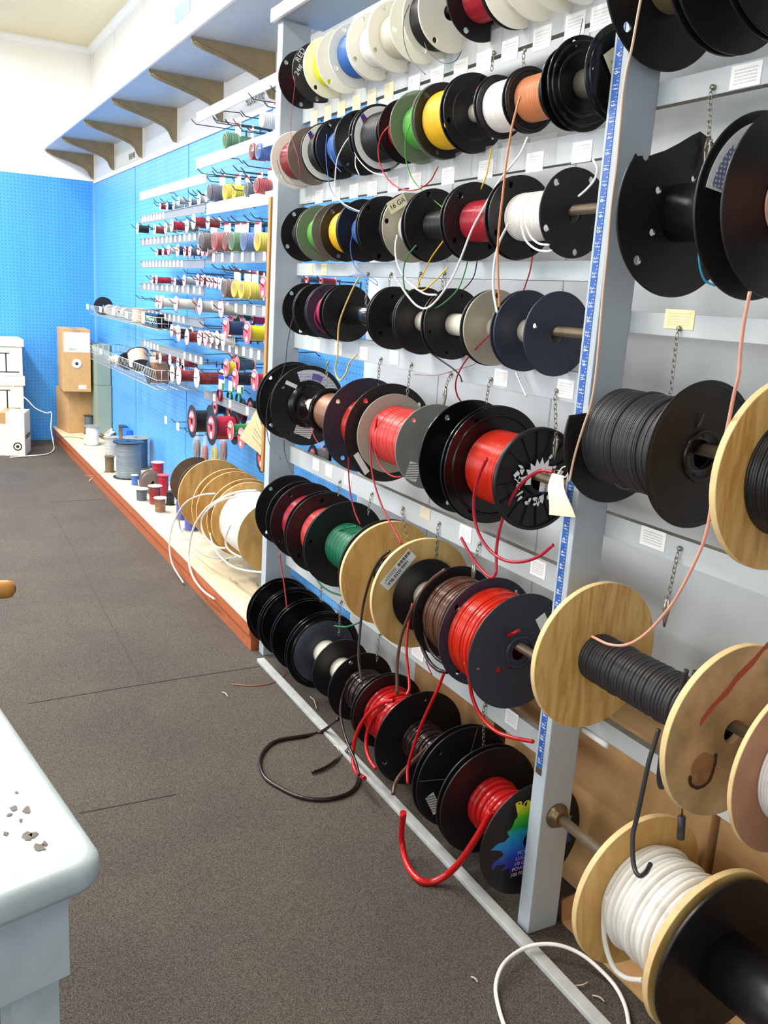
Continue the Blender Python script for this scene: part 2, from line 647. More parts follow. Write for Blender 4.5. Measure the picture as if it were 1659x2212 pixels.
struct(obj('wall_back', mb, ['pegboard_blue_far', 'wall_white']))
struct(obj('wall_left', MB().box(-4.1, -4, .5, 7.6, 0, ZC + .1), 'wall_white'))
struct(obj('ceiling', MB().box(-4, 1.5, -1.5, 7.6, ZC, ZC + .1), 'ceiling_cream'))
# cove moulding where walls meet the ceiling
def cove(name, p, along):
    mb = MB()
    prof = [(0, 0), (0, -.045), (.012, -.045), (.016, -.03), (.03, -.016), (.045, -.012), (.045, 0)]
    for q in (0, 1):
        mb.add([(p[0] - a, p[1] + q * along[1], ZC + b) if along[1] else (p[0] + q * along[0], p[1] - a, ZC + b) for a, b in prof], [])
    n = len(prof)
    mb.f = [(i, (i + 1) % n, (i + 1) % n + n, i + n) for i in range(n)]
    mb.sm = [False] * n
    mb.mi = [0] * n
    struct(obj(name, mb, 'white_paint'))
cove('trim_1', (XW, -1.5), (0, 9.0))
cove('trim_2', (-4, YF), (5.398, 0))
mb = MB().box(XW - .008, XW, 2.9, YF, 1.985, 2.0)
struct(obj('trim_3', mb, 'white_paint'))
struct(obj('trim_4', MB().box(XW - .014, XW, YF - .014, YF, 0, 2.0), mat('pegboard_edge', (110, 170, 225), .5)))
# pegboard sheet joints on the blue wall
struct(obj('trim_5', MB().box(XW - .0015, XW, 6.13, 6.134, 0, 1.99).box(XW - .0015, XW, 4.91, 4.914, 0, 1.99), mat('joint_blue', (36, 100, 180), .6)))

# grey sheets closing the back of the rack
struct(obj('panel_back', MB().box(1.372, XW - .001, -.5, 2.70, .001, 2.2, mi=0), 'grey_paint_light')).name = 'trim_11'
mb = MB()
for y in (.62, 1.70, 2.22):
    mb.box(1.3705, 1.372, y, y + .004, .001, 2.2)
struct(obj('trim_12', mb, 'rail_paint'))

# ------------------------------------------------------------ wall shelf on slotted standards and brackets
sh = thing('wall_shelf', 'long pale grey shelf high along the wall on bronze brackets', 'shelf', (1.215, 5.2, 2.19))
mb = MB().box(1.038, XW - .002, 2.95, 7.49, 2.186, 2.204, .002)
obj('shelf_board', mb, mat('shelf_grey', (196, 201, 206), .4, noise=.03), sh)
obj('front_edge', MB().box(1.026, 1.038, 2.95, 7.49, 2.182, 2.23, .002), 'white_paint', sh)
def bracket(y, parent):
    mb = MB()
    o = [(1.045, 2.184), (1.045, 2.172), (1.056, 2.158), (1.09, 2.146), (1.18, 2.124), (1.26, 2.102), (1.315, 2.082), (1.340, 2.062), (1.352, 2.035), (1.366, 2.016), (1.384, 2.012), (1.384, 2.184)]
    F = Matrix(((1, 0, 0, 0), (0, 0, -1, y), (0, 1, 0, 0), (0, 0, 0, 1)))
    mb.plate(F, o[::-1] if False else o, [], .010, 0)
    # pressed rib along the lower edge
    rib = [Vector((a, y - .007, b + .012)) for a, b in o[2:10]]
    mb.tube(rib, .0035, 6)
    return obj('shelf_bracket', mb, 'bracket_bronze', parent)
BY = [7.455, 6.71, 5.895, 5.106, 4.314, 3.654]
for y in BY:
    bracket(y, sh)
    mb = MB().box(1.386, XW, y - .009, y + .009, 2.012, 2.9)
    for k in range(16):
        z = 2.03 + k * .05
    obj('wall_standard', mb, 'white_paint', sh)
# carton with printed stripes on the shelf
a = at(367, 60, 0, 1.19)
ct = thing('shelf_carton', 'cream carton with blue, grey and red stripes on the high wall shelf', 'box', (1.27, 3.95, 2.204))
obj('box_body', MB().box(1.17, 1.38, 3.3, 4.37, 2.205, 2.62, .003), mat('carton_cream', (226, 214, 198), .6), ct)
mb = MB()
y1 = 4.365
mb.box(1.168, 1.17, 4.11, 4.355, 2.395, 2.462, mi=0)
mb.box(1.168, 1.17, 4.11, 4.335, 2.3, 2.32, mi=1)
mb.box(1.168, 1.17, 4.11, 4.335, 2.272, 2.281, mi=2)
mb.box(1.168, 1.17, 4.11, 4.335, 2.25, 2.254, mi=1)
obj('printed_stripes', mb, [mat('print_blue', (70, 122, 186), .5), mat('print_slate', (110, 128, 150), .5), mat('print_red', (200, 70, 92), .5)], ct)

# signs on the white band above the pegboard
def wall_sign(y0, y1, z0, z1, s, size, cx, cz, label):
    t = thing('wall_sign', label, 'sign', (XW - .003, (y0 + y1) / 2, z0))
    obj('sign_board', MB().box(XW - .006, XW, y0, y1, z0, z1), 'sign_cream', t)
    mb = MB()
    text(mb, s, FX(XW - .0068, cx, cz) @ Matrix.Diagonal((.5, 1, 1, 1)), size, spread=1.05, bold=.012)
    obj('lettering', mb, 'ink_black', t)
p = at(553, 213, 0, XW)
wall_sign(3.1, 3.62, 1.99, 2.16, 'HOOK UP WIRE', .060, p.y, p.z, 'cream sign reading HOOK UP WIRE above the right end of the pegboard')
p = at(287, 338, 0, XW)
wall_sign(5.93, 6.69, 2.02, 2.15, 'SPEAKER WIRE', .05, p.y, p.z, 'small cream sign with dark lettering between the shelf brackets far down the wall')

# ------------------------------------------------------------ low platform under the pegboard
pf = thing('display_platform', 'low orange-brown display platform with scuffed cream top along the blue wall', 'platform', (1.22, 5.1, 0))
obj('base', MB().box(1.058, XW - .001, 2.86, 7.49, 0, .058, .002), 'orange_paint', pf)
obj('fascia', MB().box(1.048, XW - .001, 2.85, 7.49, .060, .104, .003), 'orange_paint', pf)
mb = MB().box(1.046, XW - .002, 2.848, 7.495, .104, .112, .002)
obj('top_board', mb, 'platform_top', pf)
mb = MB()
random.seed(3)
for (px, py) in ((455, 1165), (480, 1210), (500, 1255), (530, 1310), (430, 1130), (395, 1165), (520, 1225), (545, 1262)):
    p = at(px, py, 2, .1125)
    pts = [p + Vector((random.uniform(-.03, .03), random.uniform(-.05, .05), 0)) for _ in range(4)]
    mb.tube(smooth(pts, 4), .0012, 4)
obj('scuff_marks', mb, mat('scuff', (150, 128, 100), .9), pf)

# ------------------------------------------------------------ the spool rack
rk = thing('spool_rack', 'grey painted timber rack holding rods of wire spools', 'rack', (1.12, 1.25, 0))
XP0, XP1 = 1.083, 1.158
PY = {'far': (2.80, 2.842), 'mid': (1.238, 1.276), 'near': (-.34, -.30)}
post = {}
for k, (y0, y1) in PY.items():
    post[k] = obj('post', MB().box(XP0, XP1 + (.018 if k == 'far' else 0), y0, y1, 0, 2.062 if k == 'far' else 2.07, .0025), 'grey_paint', rk)
# top shelf with white lip
obj('top_board', MB().box(1.075, 1.24, -.4, 2.85, 2.07, 2.088, .002), 'grey_paint', rk)
obj('top_lip', MB().box(1.063, 1.075, -.4, 2.856, 2.066, 2.104, .002), 'white_paint', rk)
obj('floor_batten', MB().box(1.045, 1.072, -.4, 2.76, 0, .012, .002), mat('batten_grey', (172, 174, 172), .5, noise=.1, nscale=30), rk)
obj('header_board', MB().box(1.16, 1.178, 1.276, 2.80, 1.85, 1.95, .002), 'grey_paint', rk)
XR0, XR1 = 1.158, 1.177
rails = {}
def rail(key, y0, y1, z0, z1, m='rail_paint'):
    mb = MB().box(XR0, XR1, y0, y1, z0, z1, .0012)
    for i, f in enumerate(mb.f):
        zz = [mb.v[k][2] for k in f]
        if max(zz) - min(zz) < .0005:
            mb.mi[i] = 1  # top face dusty, bottom face darkened as painted shade
    rails[key] = obj('rail', mb, [m, 'dust_shade_edge'], rk)
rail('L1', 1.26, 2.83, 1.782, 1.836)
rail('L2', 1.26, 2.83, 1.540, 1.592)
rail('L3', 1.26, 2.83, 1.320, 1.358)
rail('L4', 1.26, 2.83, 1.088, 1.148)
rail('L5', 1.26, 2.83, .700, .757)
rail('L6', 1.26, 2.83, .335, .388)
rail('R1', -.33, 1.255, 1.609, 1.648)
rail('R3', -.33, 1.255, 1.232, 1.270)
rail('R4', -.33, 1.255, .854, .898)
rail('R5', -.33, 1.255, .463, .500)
# price labels stuck on the rails
def plabel(key, px, py, w=.052, h=.034, m='rail_label', tilt=0):
    p = at(px, py, 0, XR0)
    mb = MB()
    mb.box(XR0 - .0014, XR0, p.y - w / 2, p.y + w / 2, p.z - h / 2, p.z + h / 2)
    obj('price_label', mb, m, rails[key])
for px, py in ((1046, 133), (1102, 108), (1172, 82), (1243, 54), (1300, 36), (895, 183), (945, 166), (996, 150)):
    plabel('L1', px, py, .058, .042)
for px, py in ((679, 256), (709, 245), (738, 235), (771, 223), (804, 210), (841, 197)):
    plabel('L1', px, py, .05, .042, 'rail_label_cream')
for px, py in ((1258, 328), (1156, 350), (1050, 366), (969, 380), (898, 391), (850, 399), (805, 407), (765, 413), (727, 419), (690, 425)):
    plabel('L2', px, py, .056, .038)
for px, py in ((670, 582), (701, 582)):
    plabel('L3', px, py, .042, .034, 'rail_label_cream')
for px, py in ((685, 745), (732, 753), (786.5, 763.6), (852, 772.7), (1083, 816), (1222, 840)):
    plabel('L4', px, py, .05, .036)
for px, py in ((683, 1004), (711, 1018), (752, 1036), (1006, 1153), (1163, 1228)):
    plabel('L5', px, py, .05, .036)
plabel('L5', 919, 1108, .05, .03, mat('stained_label', (206, 196, 176), .7))
plabel('L6', 903, 1408, .06, .036)
plabel('L6', 1106, 1552, .046, .036)
plabel('R1', 1612, 163, .058, .034)
plabel('R3', 1468, 690, .066, .032, 'rail_label_cream')
plabel('R4', 1411, 1163, .06, .034)
# clear sleeves over the upper labels
mb = MB()
for y in [1.32 + k * .1 for k in range(14)]:
    mb.box(XR0 - .003, XR0 - .0022, y, y + .085, 1.786, 1.846)
obj('label_sleeve', mb, 'pack_clear', rails['L1'])
mb = MB()
for y in [1.5 + k * .1 for k in range(13)]:
    mb.box(XR0 - .003, XR0 - .0022, y, y + .085, 1.544, 1.600)
obj('label_sleeve', mb, 'pack_clear', rails['L2'])

# wooden lath leaning on the far post
obj_ = obj('wooden_lath', MB().box(1.078, 1.102, 2.846, 2.868, .66, 1.56, .002), 'lath_wood', None, None, (1.096, 2.856, .66))
tag(obj_, 'yellowish wooden lath fixed upright beside the far rack post', 'wood strip')

# measuring tape stuck on the middle post: a mark every inch, figures running up the strip
tp = thing('measuring_tape', 'blue measuring tape with white inch figures stuck on the rack post', 'tape measure', (XP0 - .001, 1.262, .384))
zt = lambda n: .384 + (60 - n) * .0254
TY0, TY1 = 1.2525, 1.2685
obj('tape_strip', MB().box(XP0 - .0012, XP0 - .0004, TY0, TY1, zt(60.6), zt(7)), 'tape_blue', tp)
mb = MB()
for n in range(8, 61):
    text(mb, str(n), FX(XP0 - .0016, 1.262, zt(n) + .0035), .0115, 0, 1.0, -pi / 2)
    mb.box(XP0 - .0015, XP0 - .0012, TY0, TY0 + .009, zt(n) - .0004, zt(n) + .0004)
    for q in (1, 2, 3):
        mb.box(XP0 - .0015, XP0 - .0012, TY0, TY0 + (.005 if q == 2 else .0034), zt(n) + q * .00635 - .0003, zt(n) + q * .00635 + .0003)
obj('inch_figures', mb, 'ink_white', tp)
obj('end_clip', MB().box(XP0 - .0018, XP0 - .0003, TY0 - .0005, TY1 + .0005, zt(61), zt(60.5)), 'brass', tp)

# ------------------------------------------------------------ rods
XR = 1.122
def rod(name_label, y0, y1, z, r=.0095, x=XR, collars=()):
    t = thing('spool_rod', name_label, 'rod', (x, y1, z), None)
    obj('bar', MB().lathe(FY(x, 0, z), [(0, -y1), (r, -y1), (r, -y0), (0, -y0)], 20), 'steel_rod', t)
    for y, s in collars:
        mb = MB().lathe(FY(x, y, z), [(r, 0), (.026, 0), (.0265, .004), (.020, .009), (.0185, .016), (.0165, .018), (r, .018)], 28)
        obj('pipe_flange', mb, 'brass', t)
    return t
RODS = {1: 1.899, 2: 1.670, 3: 1.446, 4: 1.224, 5: .936, 6: .567, 7: .182}
nm = {1: 'topmost', 2: 'second', 3: 'third', 4: 'fourth', 5: 'fifth', 6: 'sixth', 7: 'lowest'}
for k, z in RODS.items():
    rod('brown steel rod carrying the %s row of spools in the farther rack bay' % nm[k], 1.272, 2.806, z)
RR = {11: 1.795, 12: 1.436, 13: 1.062, 14: .647, 15: .269}
nm2 = {11: 'topmost', 12: 'second', 13: 'third', 14: 'fourth', 15: 'lowest'}
for k, z in RR.items():
    rod('steel rod carrying the %s row of spools in the nearer rack bay' % nm2[k], -.31, 1.236, z, .0105, XR, ((1.238, 1),) if k == 15 else ())

# ------------------------------------------------------------ big wire spools
def flange(parent, X, Y, Z, r, m, t=.004, holes=4, hr=.0065, hpos=.86, ph=.6, bore=.0165, ridges=(), label=None, rim=None, outer=None, extra=()):
    F = FY(X, Y, Z)
    seg = 96 if r > .1 else 64
    hs = [circ(hr, 14, r * hpos * cos(ph + 2 * pi * k / holes), r * hpos * sin(ph + 2 * pi * k / holes)) for k in range(holes)] if holes else []
    hs += [circ(q[2], 14, q[0], q[1]) for q in extra]
    hs.append(circ(bore, 20))
    mb = MB()
    mb.plate(F, outer or circ(r, seg), hs, t, .0012 if not rim else .0008, 0, 1 if rim else 0)
    for (rr, hh) in ridges:     # moulded rings on both faces
        for s in (1, -1):
            pr = [(rr - .003, s * t / 2), (rr - .0015, s * (t / 2 + hh)), (rr + .0015, s * (t / 2 + hh)), (rr + .003, s * t / 2)]
            mb.lathe(F, pr, seg)
    return obj('flange', mb, [m, rim] if rim else m, parent, label)

def winding(parent, X, Z, y0, y1, r, col, d, seg=64, name='wire_winding', slack=0, dz=0):
    """coiled wire: each turn a rounded ridge, turns slightly uneven"""
    n = max(2, int(round(abs(y1 - y0) / d)))
    n = min(n, 60)
    dd = (y1 - y0) / n
    prof = []
    for k in range(n):
        j = random.uniform(-.12, .12) * d + slack * d * sin(k * 1.7)
        for q in range(5):
            a = pi * q / 4
            prof.append((r + j - d / 2 + (d / 2) * sin(a) * .9, -(y0 + dd * (k + .5 - .5 * cos(a)))))
    prof = [(.02, -y0)] + prof + [(.02, -y1)]
    mb = MB().lathe(FY(X, 0, Z + dz), prof, seg)
    return obj(name, mb, wm(col), parent)

SP = {}
def spool(key, label, yf, yn, Z, r, fm='black_plastic', wind=None, core=None, rn=None, group=None, fl='both', t=.004, ff={}, nf={}, X=XR, w0=None, nm_=None):
    """yf far flange, yn near flange; wind=(radius, colour, wire thickness); core=(radius, material)"""
    T = thing('wire_spool', label, 'spool', (X, (yf + yn) / 2, Z), group)
    a = dict(t=t); a.update(ff)
    b = dict(t=t); b.update(nf)
    fmn = nm_ or fm
    flange(T, X, yf, Z, r, a.pop('m', fm), **a)
    flange(T, X, yn, Z, rn or r, b.pop('m', fmn), **b)
    if wind:
        wr, wc, wd = wind[:3]
        winding(T, X, Z, yn + t / 2 + .0005, (w0 or yf) - t / 2 - .0005, wr, wc, wd, slack=wind[3] if len(wind) > 3 else 0)
    if core or not wind:
        cr, cm = core or (.026, 'black_plastic')
        mb = MB().lathe(FY(X, 0, Z), [(.0163, -yn - .0), (cr, -yn), (cr, -yf), (.0163, -yf)], 40)
        obj('core', mb, cm, T)
    SP[key] = T
    return T

R1, R2, R3, R4, R5, R6, R7 = 1.890, 1.664, 1.438, 1.217, .927, .556, .175
B, MK = 'black_plastic', 'milk_plastic'
# row 1 (top)
spool('1a', 'black spool with RED 24 written in white, leftmost on the top row', 2.718, 2.608, R1, .081, B, (.028, 'red', .0016), nf=dict(ph=2.6, holes=3), ff=dict(ph=2.55, holes=3))
spool('1b', 'milky white spool of fluorescent yellow wire on the top row', 2.528, 2.436, R1, .081, MK, (.052, 'neon', .0016), nm_=MK, nf=dict(holes=2, ph=4.1), ff=dict(holes=2, ph=4.1))
spool('1c', 'milky white spool of blue wire on the top row', 2.360, 2.252, R1, .080, MK, (.056, 'blue', .0016), nf=dict(holes=3, ph=2.2))
spool('1d', 'milky white spool on the top row, just right of the blue wire spool', 2.243, 2.140, R1, .080, MK, (.05, 'white', .0018), nf=dict(holes=2, ph=2.9))
spool('1e', 'milky white spool on the top row, left of the one holding black wire', 2.130, 2.018, R1, .081, MK, (.05, 'cream', .0018), nf=dict(holes=3, ph=3.4))
spool('1f', 'milky white spool of fine black wire on the top row', 1.954, 1.884, R1, .082, MK, (.066, 'black', .0014), ff=dict(holes=3, ph=4.4), nf=dict(holes=3, ph=4.2))
spool('1g', 'black spool of bright red wire on the top row', 1.766, 1.648, R1, .083, B, (.047, 'crimson', .0018), ff=dict(ph=4.3, holes=3), nf=dict(ph=1, holes=3))
spool('1h', 'creamy white spool on the top row directly right of the red wire spool', 1.634, 1.568, R1, .084, MK, (.05, 'white', .0018), ff=dict(holes=0), nf=dict(holes=0))
spool('1i', 'creamy white spool, rightmost on the top row beside the middle post', 1.500, 1.436, R1, .085, MK, (.05, 'cream', .0018), ff=dict(holes=0), nf=dict(holes=0))
# handwriting on the first spool
mb = MB()
F = FY(XR, 2.608 - .0024, R1)
q_, q2_ = at(649, 119, 1, 2.6056), at(645, 151, 1, 2.6056)
text(mb, 'RED', F @ Matrix.Translation((q_.x - XR, q_.z - R1, 0)) @ Matrix.Rotation(radians(62), 4, 'Z'), .022)
text(mb, '24#', F @ Matrix.Translation((q2_.x - XR, q2_.z - R1, 0)) @ Matrix.Rotation(radians(66), 4, 'Z'), .020)
obj('chalk_writing', mb, 'ink_white', SP['1a'].children[1])
# row 2
spool('2b', 'spool with white far flange, smoky near flange and red wire, left end of second row', 2.752, 2.622, R2, .084, 'smoky_plastic', (.056, 'dark_red', .0016), rn=.082, nf=dict(holes=0), ff=dict(m=MK, holes=2, ph=3.9, t=.005))
spool('2c', 'spool of black wire with white lined flange, left one of two on the second row', 2.525, 2.440, R2, .080, B, (.060, 'black', .003), ff=dict(holes=2, ph=2.1, ridges=()), nf=dict(holes=3, ph=2.0))
spool('2d', 'black spool of blue wire on the second row', 2.421, 2.305, R2, .079, B, (.047, 'blue', .0022), nf=dict(ph=4.2, holes=3), ff=dict(ph=2.2, holes=3))
spool('2e', 'black spool of white wire on the second row, left of the white lined spool', 2.292, 2.205, R2, .082, B, (.035, 'white', .0022), ff=dict(ph=4.1, holes=3))
spool('2f', 'black rimmed spool with white lined flange and black wire, centre of the second row', 2.188, 2.100, R2, .082, B, (.060, 'black', .0024), rn=.060, nf=dict(holes=0, bore=.02), ff=dict(holes=0, t=.005))
spool('2g', 'black spool of red wire on the second row, left of the green one', 2.060, 2.000, R2, .074, B, (.048, 'red', .0024), ff=dict(holes=0))
spool('2h', 'clear grey spool of bright green wire on the second row', 1.984, 1.885, R2, .082, 'green_tint_plastic', (.050, 'green', .0026), nf=dict(holes=0), ff=dict(holes=0))
spool('2i', 'black spool of bright yellow wire on the second row', 1.872, 1.762, R2, .081, B, (.062, 'yellow', .0022), ff=dict(ph=2.4, holes=3), nf=dict(ph=3.6, holes=3))
spool('2j', 'bare black spool with white core, right of the yellow one on the second row', 1.749, 1.662, R2, .080, B, None, (.019, 'cream_core'), rn=.061, nf=dict(holes=0), ff=dict(ph=3.5, holes=3, ridges=((.055, .002),)))
spool('2k', 'small black spool full of white wire on the second row', 1.651, 1.562, R2 - .003, .061, B, (.049, 'white', .0022), rn=.061, ff=dict(holes=0), nf=dict(holes=0))
spool('2l', 'small black spool of orange-brown wire on the second row', 1.551, 1.452, R2 - .003, .061, B, (.042, 'tan', .0026), rn=.057, ff=dict(holes=0, ridges=((.054, .002),)), nf=dict(holes=0))
spool('2m', 'glossy black empty spool with grey core at the right end of the second row', 1.395, 1.295, R2, .081, 'gloss_black', None, (.025, 'grey_core'), ff=dict(ph=2.0, holes=3, ridges=((.070, .003), (.055, .002))), nf=dict(holes=2, ph=0, ridges=((.070, .003),)))
flange(SP['2m'], XR, 1.425, R2 - .002, .074, 'gloss_black', holes=0)
# white discs lining two flanges
for k, y in (('2c', 2.525), ('2f', 2.188)):
    mb = MB().plate(FY(XR, y - .0032, R2), circ(.0765 if k == '2c' else .0755, 64), [circ(.022, 24)], .0016)
    obj('paper_lining', mb, 'label_white', SP[k].children[0])
    mb = MB()
    F = FY(XR, y - .0046, R2)
    mb.plate(F, [(-.074 + .03, .012), (-.074 + .012, .044), (-.056 + .002, .052), (-.026, .022)][::-1], [], .0006)
    obj('logo_patch', mb, mat('logo_blue', (60, 66, 140), .5), SP[k].children[0])
    mb = MB()
    for q in range(3):
        mb.box(-.006 + q * .005, -.003 + q * .005, -.004, .004, 0, .0008, M_=F @ Matrix.Translation((-.048, .036, .0005)) @ Matrix.Rotation(radians(45), 4, 'Z'))
    obj('logo_letters', mb, 'pack_red', SP[k].children[0])
# tag on the glossy spool
mb = MB().box(-.022, .022, -.011, .011, 0, .0005)
mb = MB()
F = FY(1.098, 1.288, 1.672) @ Matrix.Rotation(radians(-52), 4, 'Z')
mb.box(-.026, .026, -.0125, .0125, 0, .0006, M_=F)
obj('paper_tag', mb, 'tag_paper', SP['2m'])
mb = MB()
for q in range(4):
    text(mb, 'EFIIEI'[q:q + 3], F @ Matrix.Translation((-.008 + q * .007, 0, .001)) @ Matrix.Rotation(pi / 2, 4, 'Z'), .006)
obj('tag_print', mb, 'ink_black', SP['2m'])
# row 3
spool('3a', 'black spool at the left end of the third row', 2.659, 2.546, R3 + .002, .080, B, (.045, 'black', .002), nf=dict(holes=0))
spool('3b', 'clear green spool of green wire on the third row', 2.535, 2.425, R3 + .001, .080, 'green_tint_plastic', (.048, 'green', .0022), nm_='grey_plastic', nf=dict(holes=0, m='smoky_plastic'), ff=dict(holes=0))
spool('3c', 'black spool of yellow wire on the third row', 2.364, 2.262, R3, .080, B, (.056, 'yellow', .0022), ff=dict(ph=4.4, holes=3), nf=dict(holes=0))
spool('3d', 'black spool of blue wire on the third row', 2.252, 2.142, R3, .081, B, (.040, 'blue', .0024), ff=dict(holes=0), nf=dict(ph=4.3, holes=3))
spool('3e', 'black spool almost empty of wire, between the blue and tan ones on the third row', 2.130, 2.008, R3, .081, B, (.022, 'black', .002), ff=dict(ph=4.5, holes=3), nf=dict(holes=0))
spool('3f', 'tan translucent spool of white wire tagged 16 GA on the third row', 1.994, 1.900, R3 - .002, .082, 'tan_clear_plastic', (.040, 'white', .0024), nm_=B, ff=dict(holes=3, ph=3.0), nf=dict(holes=0))
spool('3g', 'black spool of black wire on the third row', 1.885, 1.728, R3, .082, B, (.034, 'black', .003), ff=dict(ph=4.0, holes=3), nf=dict(ph=2.3, holes=3))
spool('3h', 'black spool of red wire on the third row', 1.714, 1.558, R3 + .001, .082, B, (.043, 'crimson', .0028), ff=dict(ph=2.3, holes=4, hpos=.8), nf=dict(ph=2.5, holes=4, hpos=.82))
spool('3i', 'black spool of thick white cable at the right end of the third row', 1.545, 1.382, R3 + .002, .081, B, (.046, 'white', .0042, .1), ff=dict(ph=2.1, holes=4, hpos=.84), nf=dict(ph=1.1, holes=5, hpos=.86))
mb = MB()
q_ = at(858, 440, 1, 1.984)
F = FY(q_.x, 1.984, q_.z) @ Matrix.Rotation(radians(33), 4, 'Z')
mb.box(-.026, .026, -.014, .014, 0, .0008, M_=F)
obj('paper_tag', mb, 'tag_paper', SP['3f'])
mb = MB()
text(mb, '16 GA', F @ Matrix.Translation((0, 0, .0012)), .017, bold=.004)
obj('tag_writing', mb, 'ink_black', SP['3f'])
# row 4
spool('4a', 'black spool at the left end of the fourth row', 2.629, 2.546, R4, .079, B, (.03, 'black', .002), ff=dict(ph=2.4, holes=3), nf=dict(holes=0))
spool('4b', 'black spool on the fourth row, second from the far post', 2.536, 2.452, R4, .079, B, (.03, 'black', .002), ff=dict(ph=5.0, holes=3), nf=dict(holes=0))
spool('4c', 'dark grey spool with a magenta wire curved over it on the fourth row', 2.442, 2.352, R4, .079, B, (.05, 'magenta', .0018), ff=dict(ph=2.1, holes=3, m='navy_plastic', hr=.003), nf=dict(holes=0))
spool('4d', 'empty black spool with thick black core on the fourth row', 2.327, 2.060, R4, .079, B, None, (.0285, 'gloss_black'), ff=dict(holes=0), nf=dict(holes=0))
spool('4e', 'empty black spool with black core, fifth on the fourth row', 2.049, 1.918, R4, .079, B, None, (.024, 'black_plastic'), ff=dict(ph=3.9, holes=3, hpos=.7, hr=.005), nf=dict(holes=0))
spool('4f', 'empty black spool with cream core, left one of two on the fourth row', 1.907, 1.782, R4, .080, B, None, (.025, 'cream_core'), ff=dict(holes=0), nf=dict(holes=0))
spool('4g', 'empty black spool with cream core, left of the metallic looking one, fourth row', 1.768, 1.618, R4, .080, B, None, (.0245, 'cream_core'), ff=dict(ph=.3, holes=6, hpos=.82, hr=.0035), nf=dict(holes=0))
spool('4h', 'tan metallic looking translucent spool on the fourth row', 1.605, 1.507, R4 + .001, .080, 'tan_clear_plastic', None, (.023, 'cream_core'), nm_='navy_plastic', ff=dict(ph=1.57, holes=1, hpos=.85), nf=dict(holes=0))
spool('4i', 'empty dark blue-grey spool with cream core at the right end of the fourth row', 1.493, 1.394, R4 + .001, .081, 'navy_plastic', None, (.0245, 'cream_core'), ff=dict(holes=0), nf=dict(holes=1, ph=2.9, hpos=.72, hr=.005))
# row 5
spool('5a', 'large black spool with stickers and broad black boss, leftmost on the fifth row', 2.707, 2.581, R5 - .004, .126, B, (.06, 'black', .003), None, ff=dict(ph=2.4, holes=4, ridges=((.115, .002),)), nf=dict(ph=2.55, holes=4, hpos=.84, bore=.018))
mb = MB().lathe(FY(XR, 2.579, R5 - .004), [(.070, 0), (.066, .010), (.050, .014), (.020, .014), (.020, .03), (.0165, .03), (.0165, 0)], 56)
obj('boss', mb, 'gloss_black', SP['5a'])
obj('hub_sleeve', MB().lathe(FY(XR + .001, 2.565, R5), [(.0165, 0), (.020, 0), (.020, .05), (.0165, .05)], 28), 'cream_core', SP['5a'])
F = FY(XR, 2.5785, R5 - .004)
def arcpatch(a0, a1, r0, r1, n=18):
    return [(r1 * cos(a0 + (a1 - a0) * k / n), r1 * sin(a0 + (a1 - a0) * k / n)) for k in range(n + 1)] + [(r0 * cos(a1 + (a0 - a1) * k / n), r0 * sin(a1 + (a0 - a1) * k / n)) for k in range(n + 1)]
fl5 = SP['5a'].children[1]
obj('curved_sticker', MB().plate(F, arcpatch(radians(5), radians(112), .080, .112), [], .0008), 'print_patch', fl5)
obj('logo_patch', MB().plate(F, arcpatch(radians(62), radians(84), .083, .102), [], .0018), mat('logo_violet', (110, 100, 170), .5), fl5)
obj('small_label', MB().box(-.02, .02, -.006, .006, 0, .0008, M_=F @ Matrix.Translation((-.06, .066, 0)) @ Matrix.Rotation(radians(-22), 4, 'Z')), 'label_white', fl5)
obj('barcode_label', MB().box(-.03, .03, -.018, .018, 0, .0008, M_=F @ Matrix.Translation((-.012, -.078, 0)) @ Matrix.Rotation(radians(-20), 4, 'Z')), 'barcode_label', fl5)
spool('5b', 'small black spool of bare copper wire, second on the fifth row', 2.415, 2.212, R5, .070, 'gloss_black', (.056, 'copper', .0018), rn=.068, ff=dict(holes=0, ridges=((.064, .003),)), nf=dict(holes=0))
spool('5c', 'large black spool of glossy red wire on the fifth row', 2.178, 2.043, R5 - .005, .130, 'navy_plastic', (.078, 'orange_red', .004), nm_=B, ff=dict(ph=2.5, holes=4, hpos=.85), nf=dict(ph=.72, holes=4, hpos=.87))
spool('5d', 'clear spool of shiny pinkish red wire on the fifth row with grey near flange', 2.022, 1.819, R5 - .003, .104, 'clear_plastic', (.074, 'pink_red', .0045, .15), nm_='grey_plastic', ff=dict(holes=0), nf=dict(holes=1, ph=2.3, hpos=.85, hr=.005))
spool('5e', 'large black spool without visible wire, left of the orange wire on the fifth row', 1.663, 1.572, R5 + .001, .130, 'gloss_black', (.05, 'black', .004), ff=dict(ph=2.2, holes=3), nf=dict(holes=0))
spool('5f', 'large spool of bright orange-red wire with torn white paper on its ribbed end, fifth row', 1.559, 1.415, R5 + .002, .129, 'gloss_black', (.079, 'orange_red', .0034), rn=.106, nm_=B, ff=dict(ph=4.2, holes=3, ridges=((.108, .003),)), nf=dict(holes=0, bore=.02))
for p_ in (('5c', -.0, -.1),):
    obj('edge_label', MB().box(-.032, .032, -.008, .008, 0, .0008, M_=FY(XR, 2.0405, R5 - .005) @ Matrix.Translation((-.077, -.078, 0)) @ Matrix.Rotation(radians(-55), 4, 'Z')), 'label_white', SP['5c'].children[1])
obj('barcode_label', MB().box(-.022, .022, -.017, .017, 0, .0008, M_=FY(XR, 1.8165, R5 - .003) @ Matrix.Translation((-.052, -.058, 0)) @ Matrix.Rotation(radians(72), 4, 'Z')), 'barcode_label', SP['5d'].children[1])
nf = SP['5f'].children[1]
F = FY(XR, 1.4125, R5 + .002)
mb = MB()
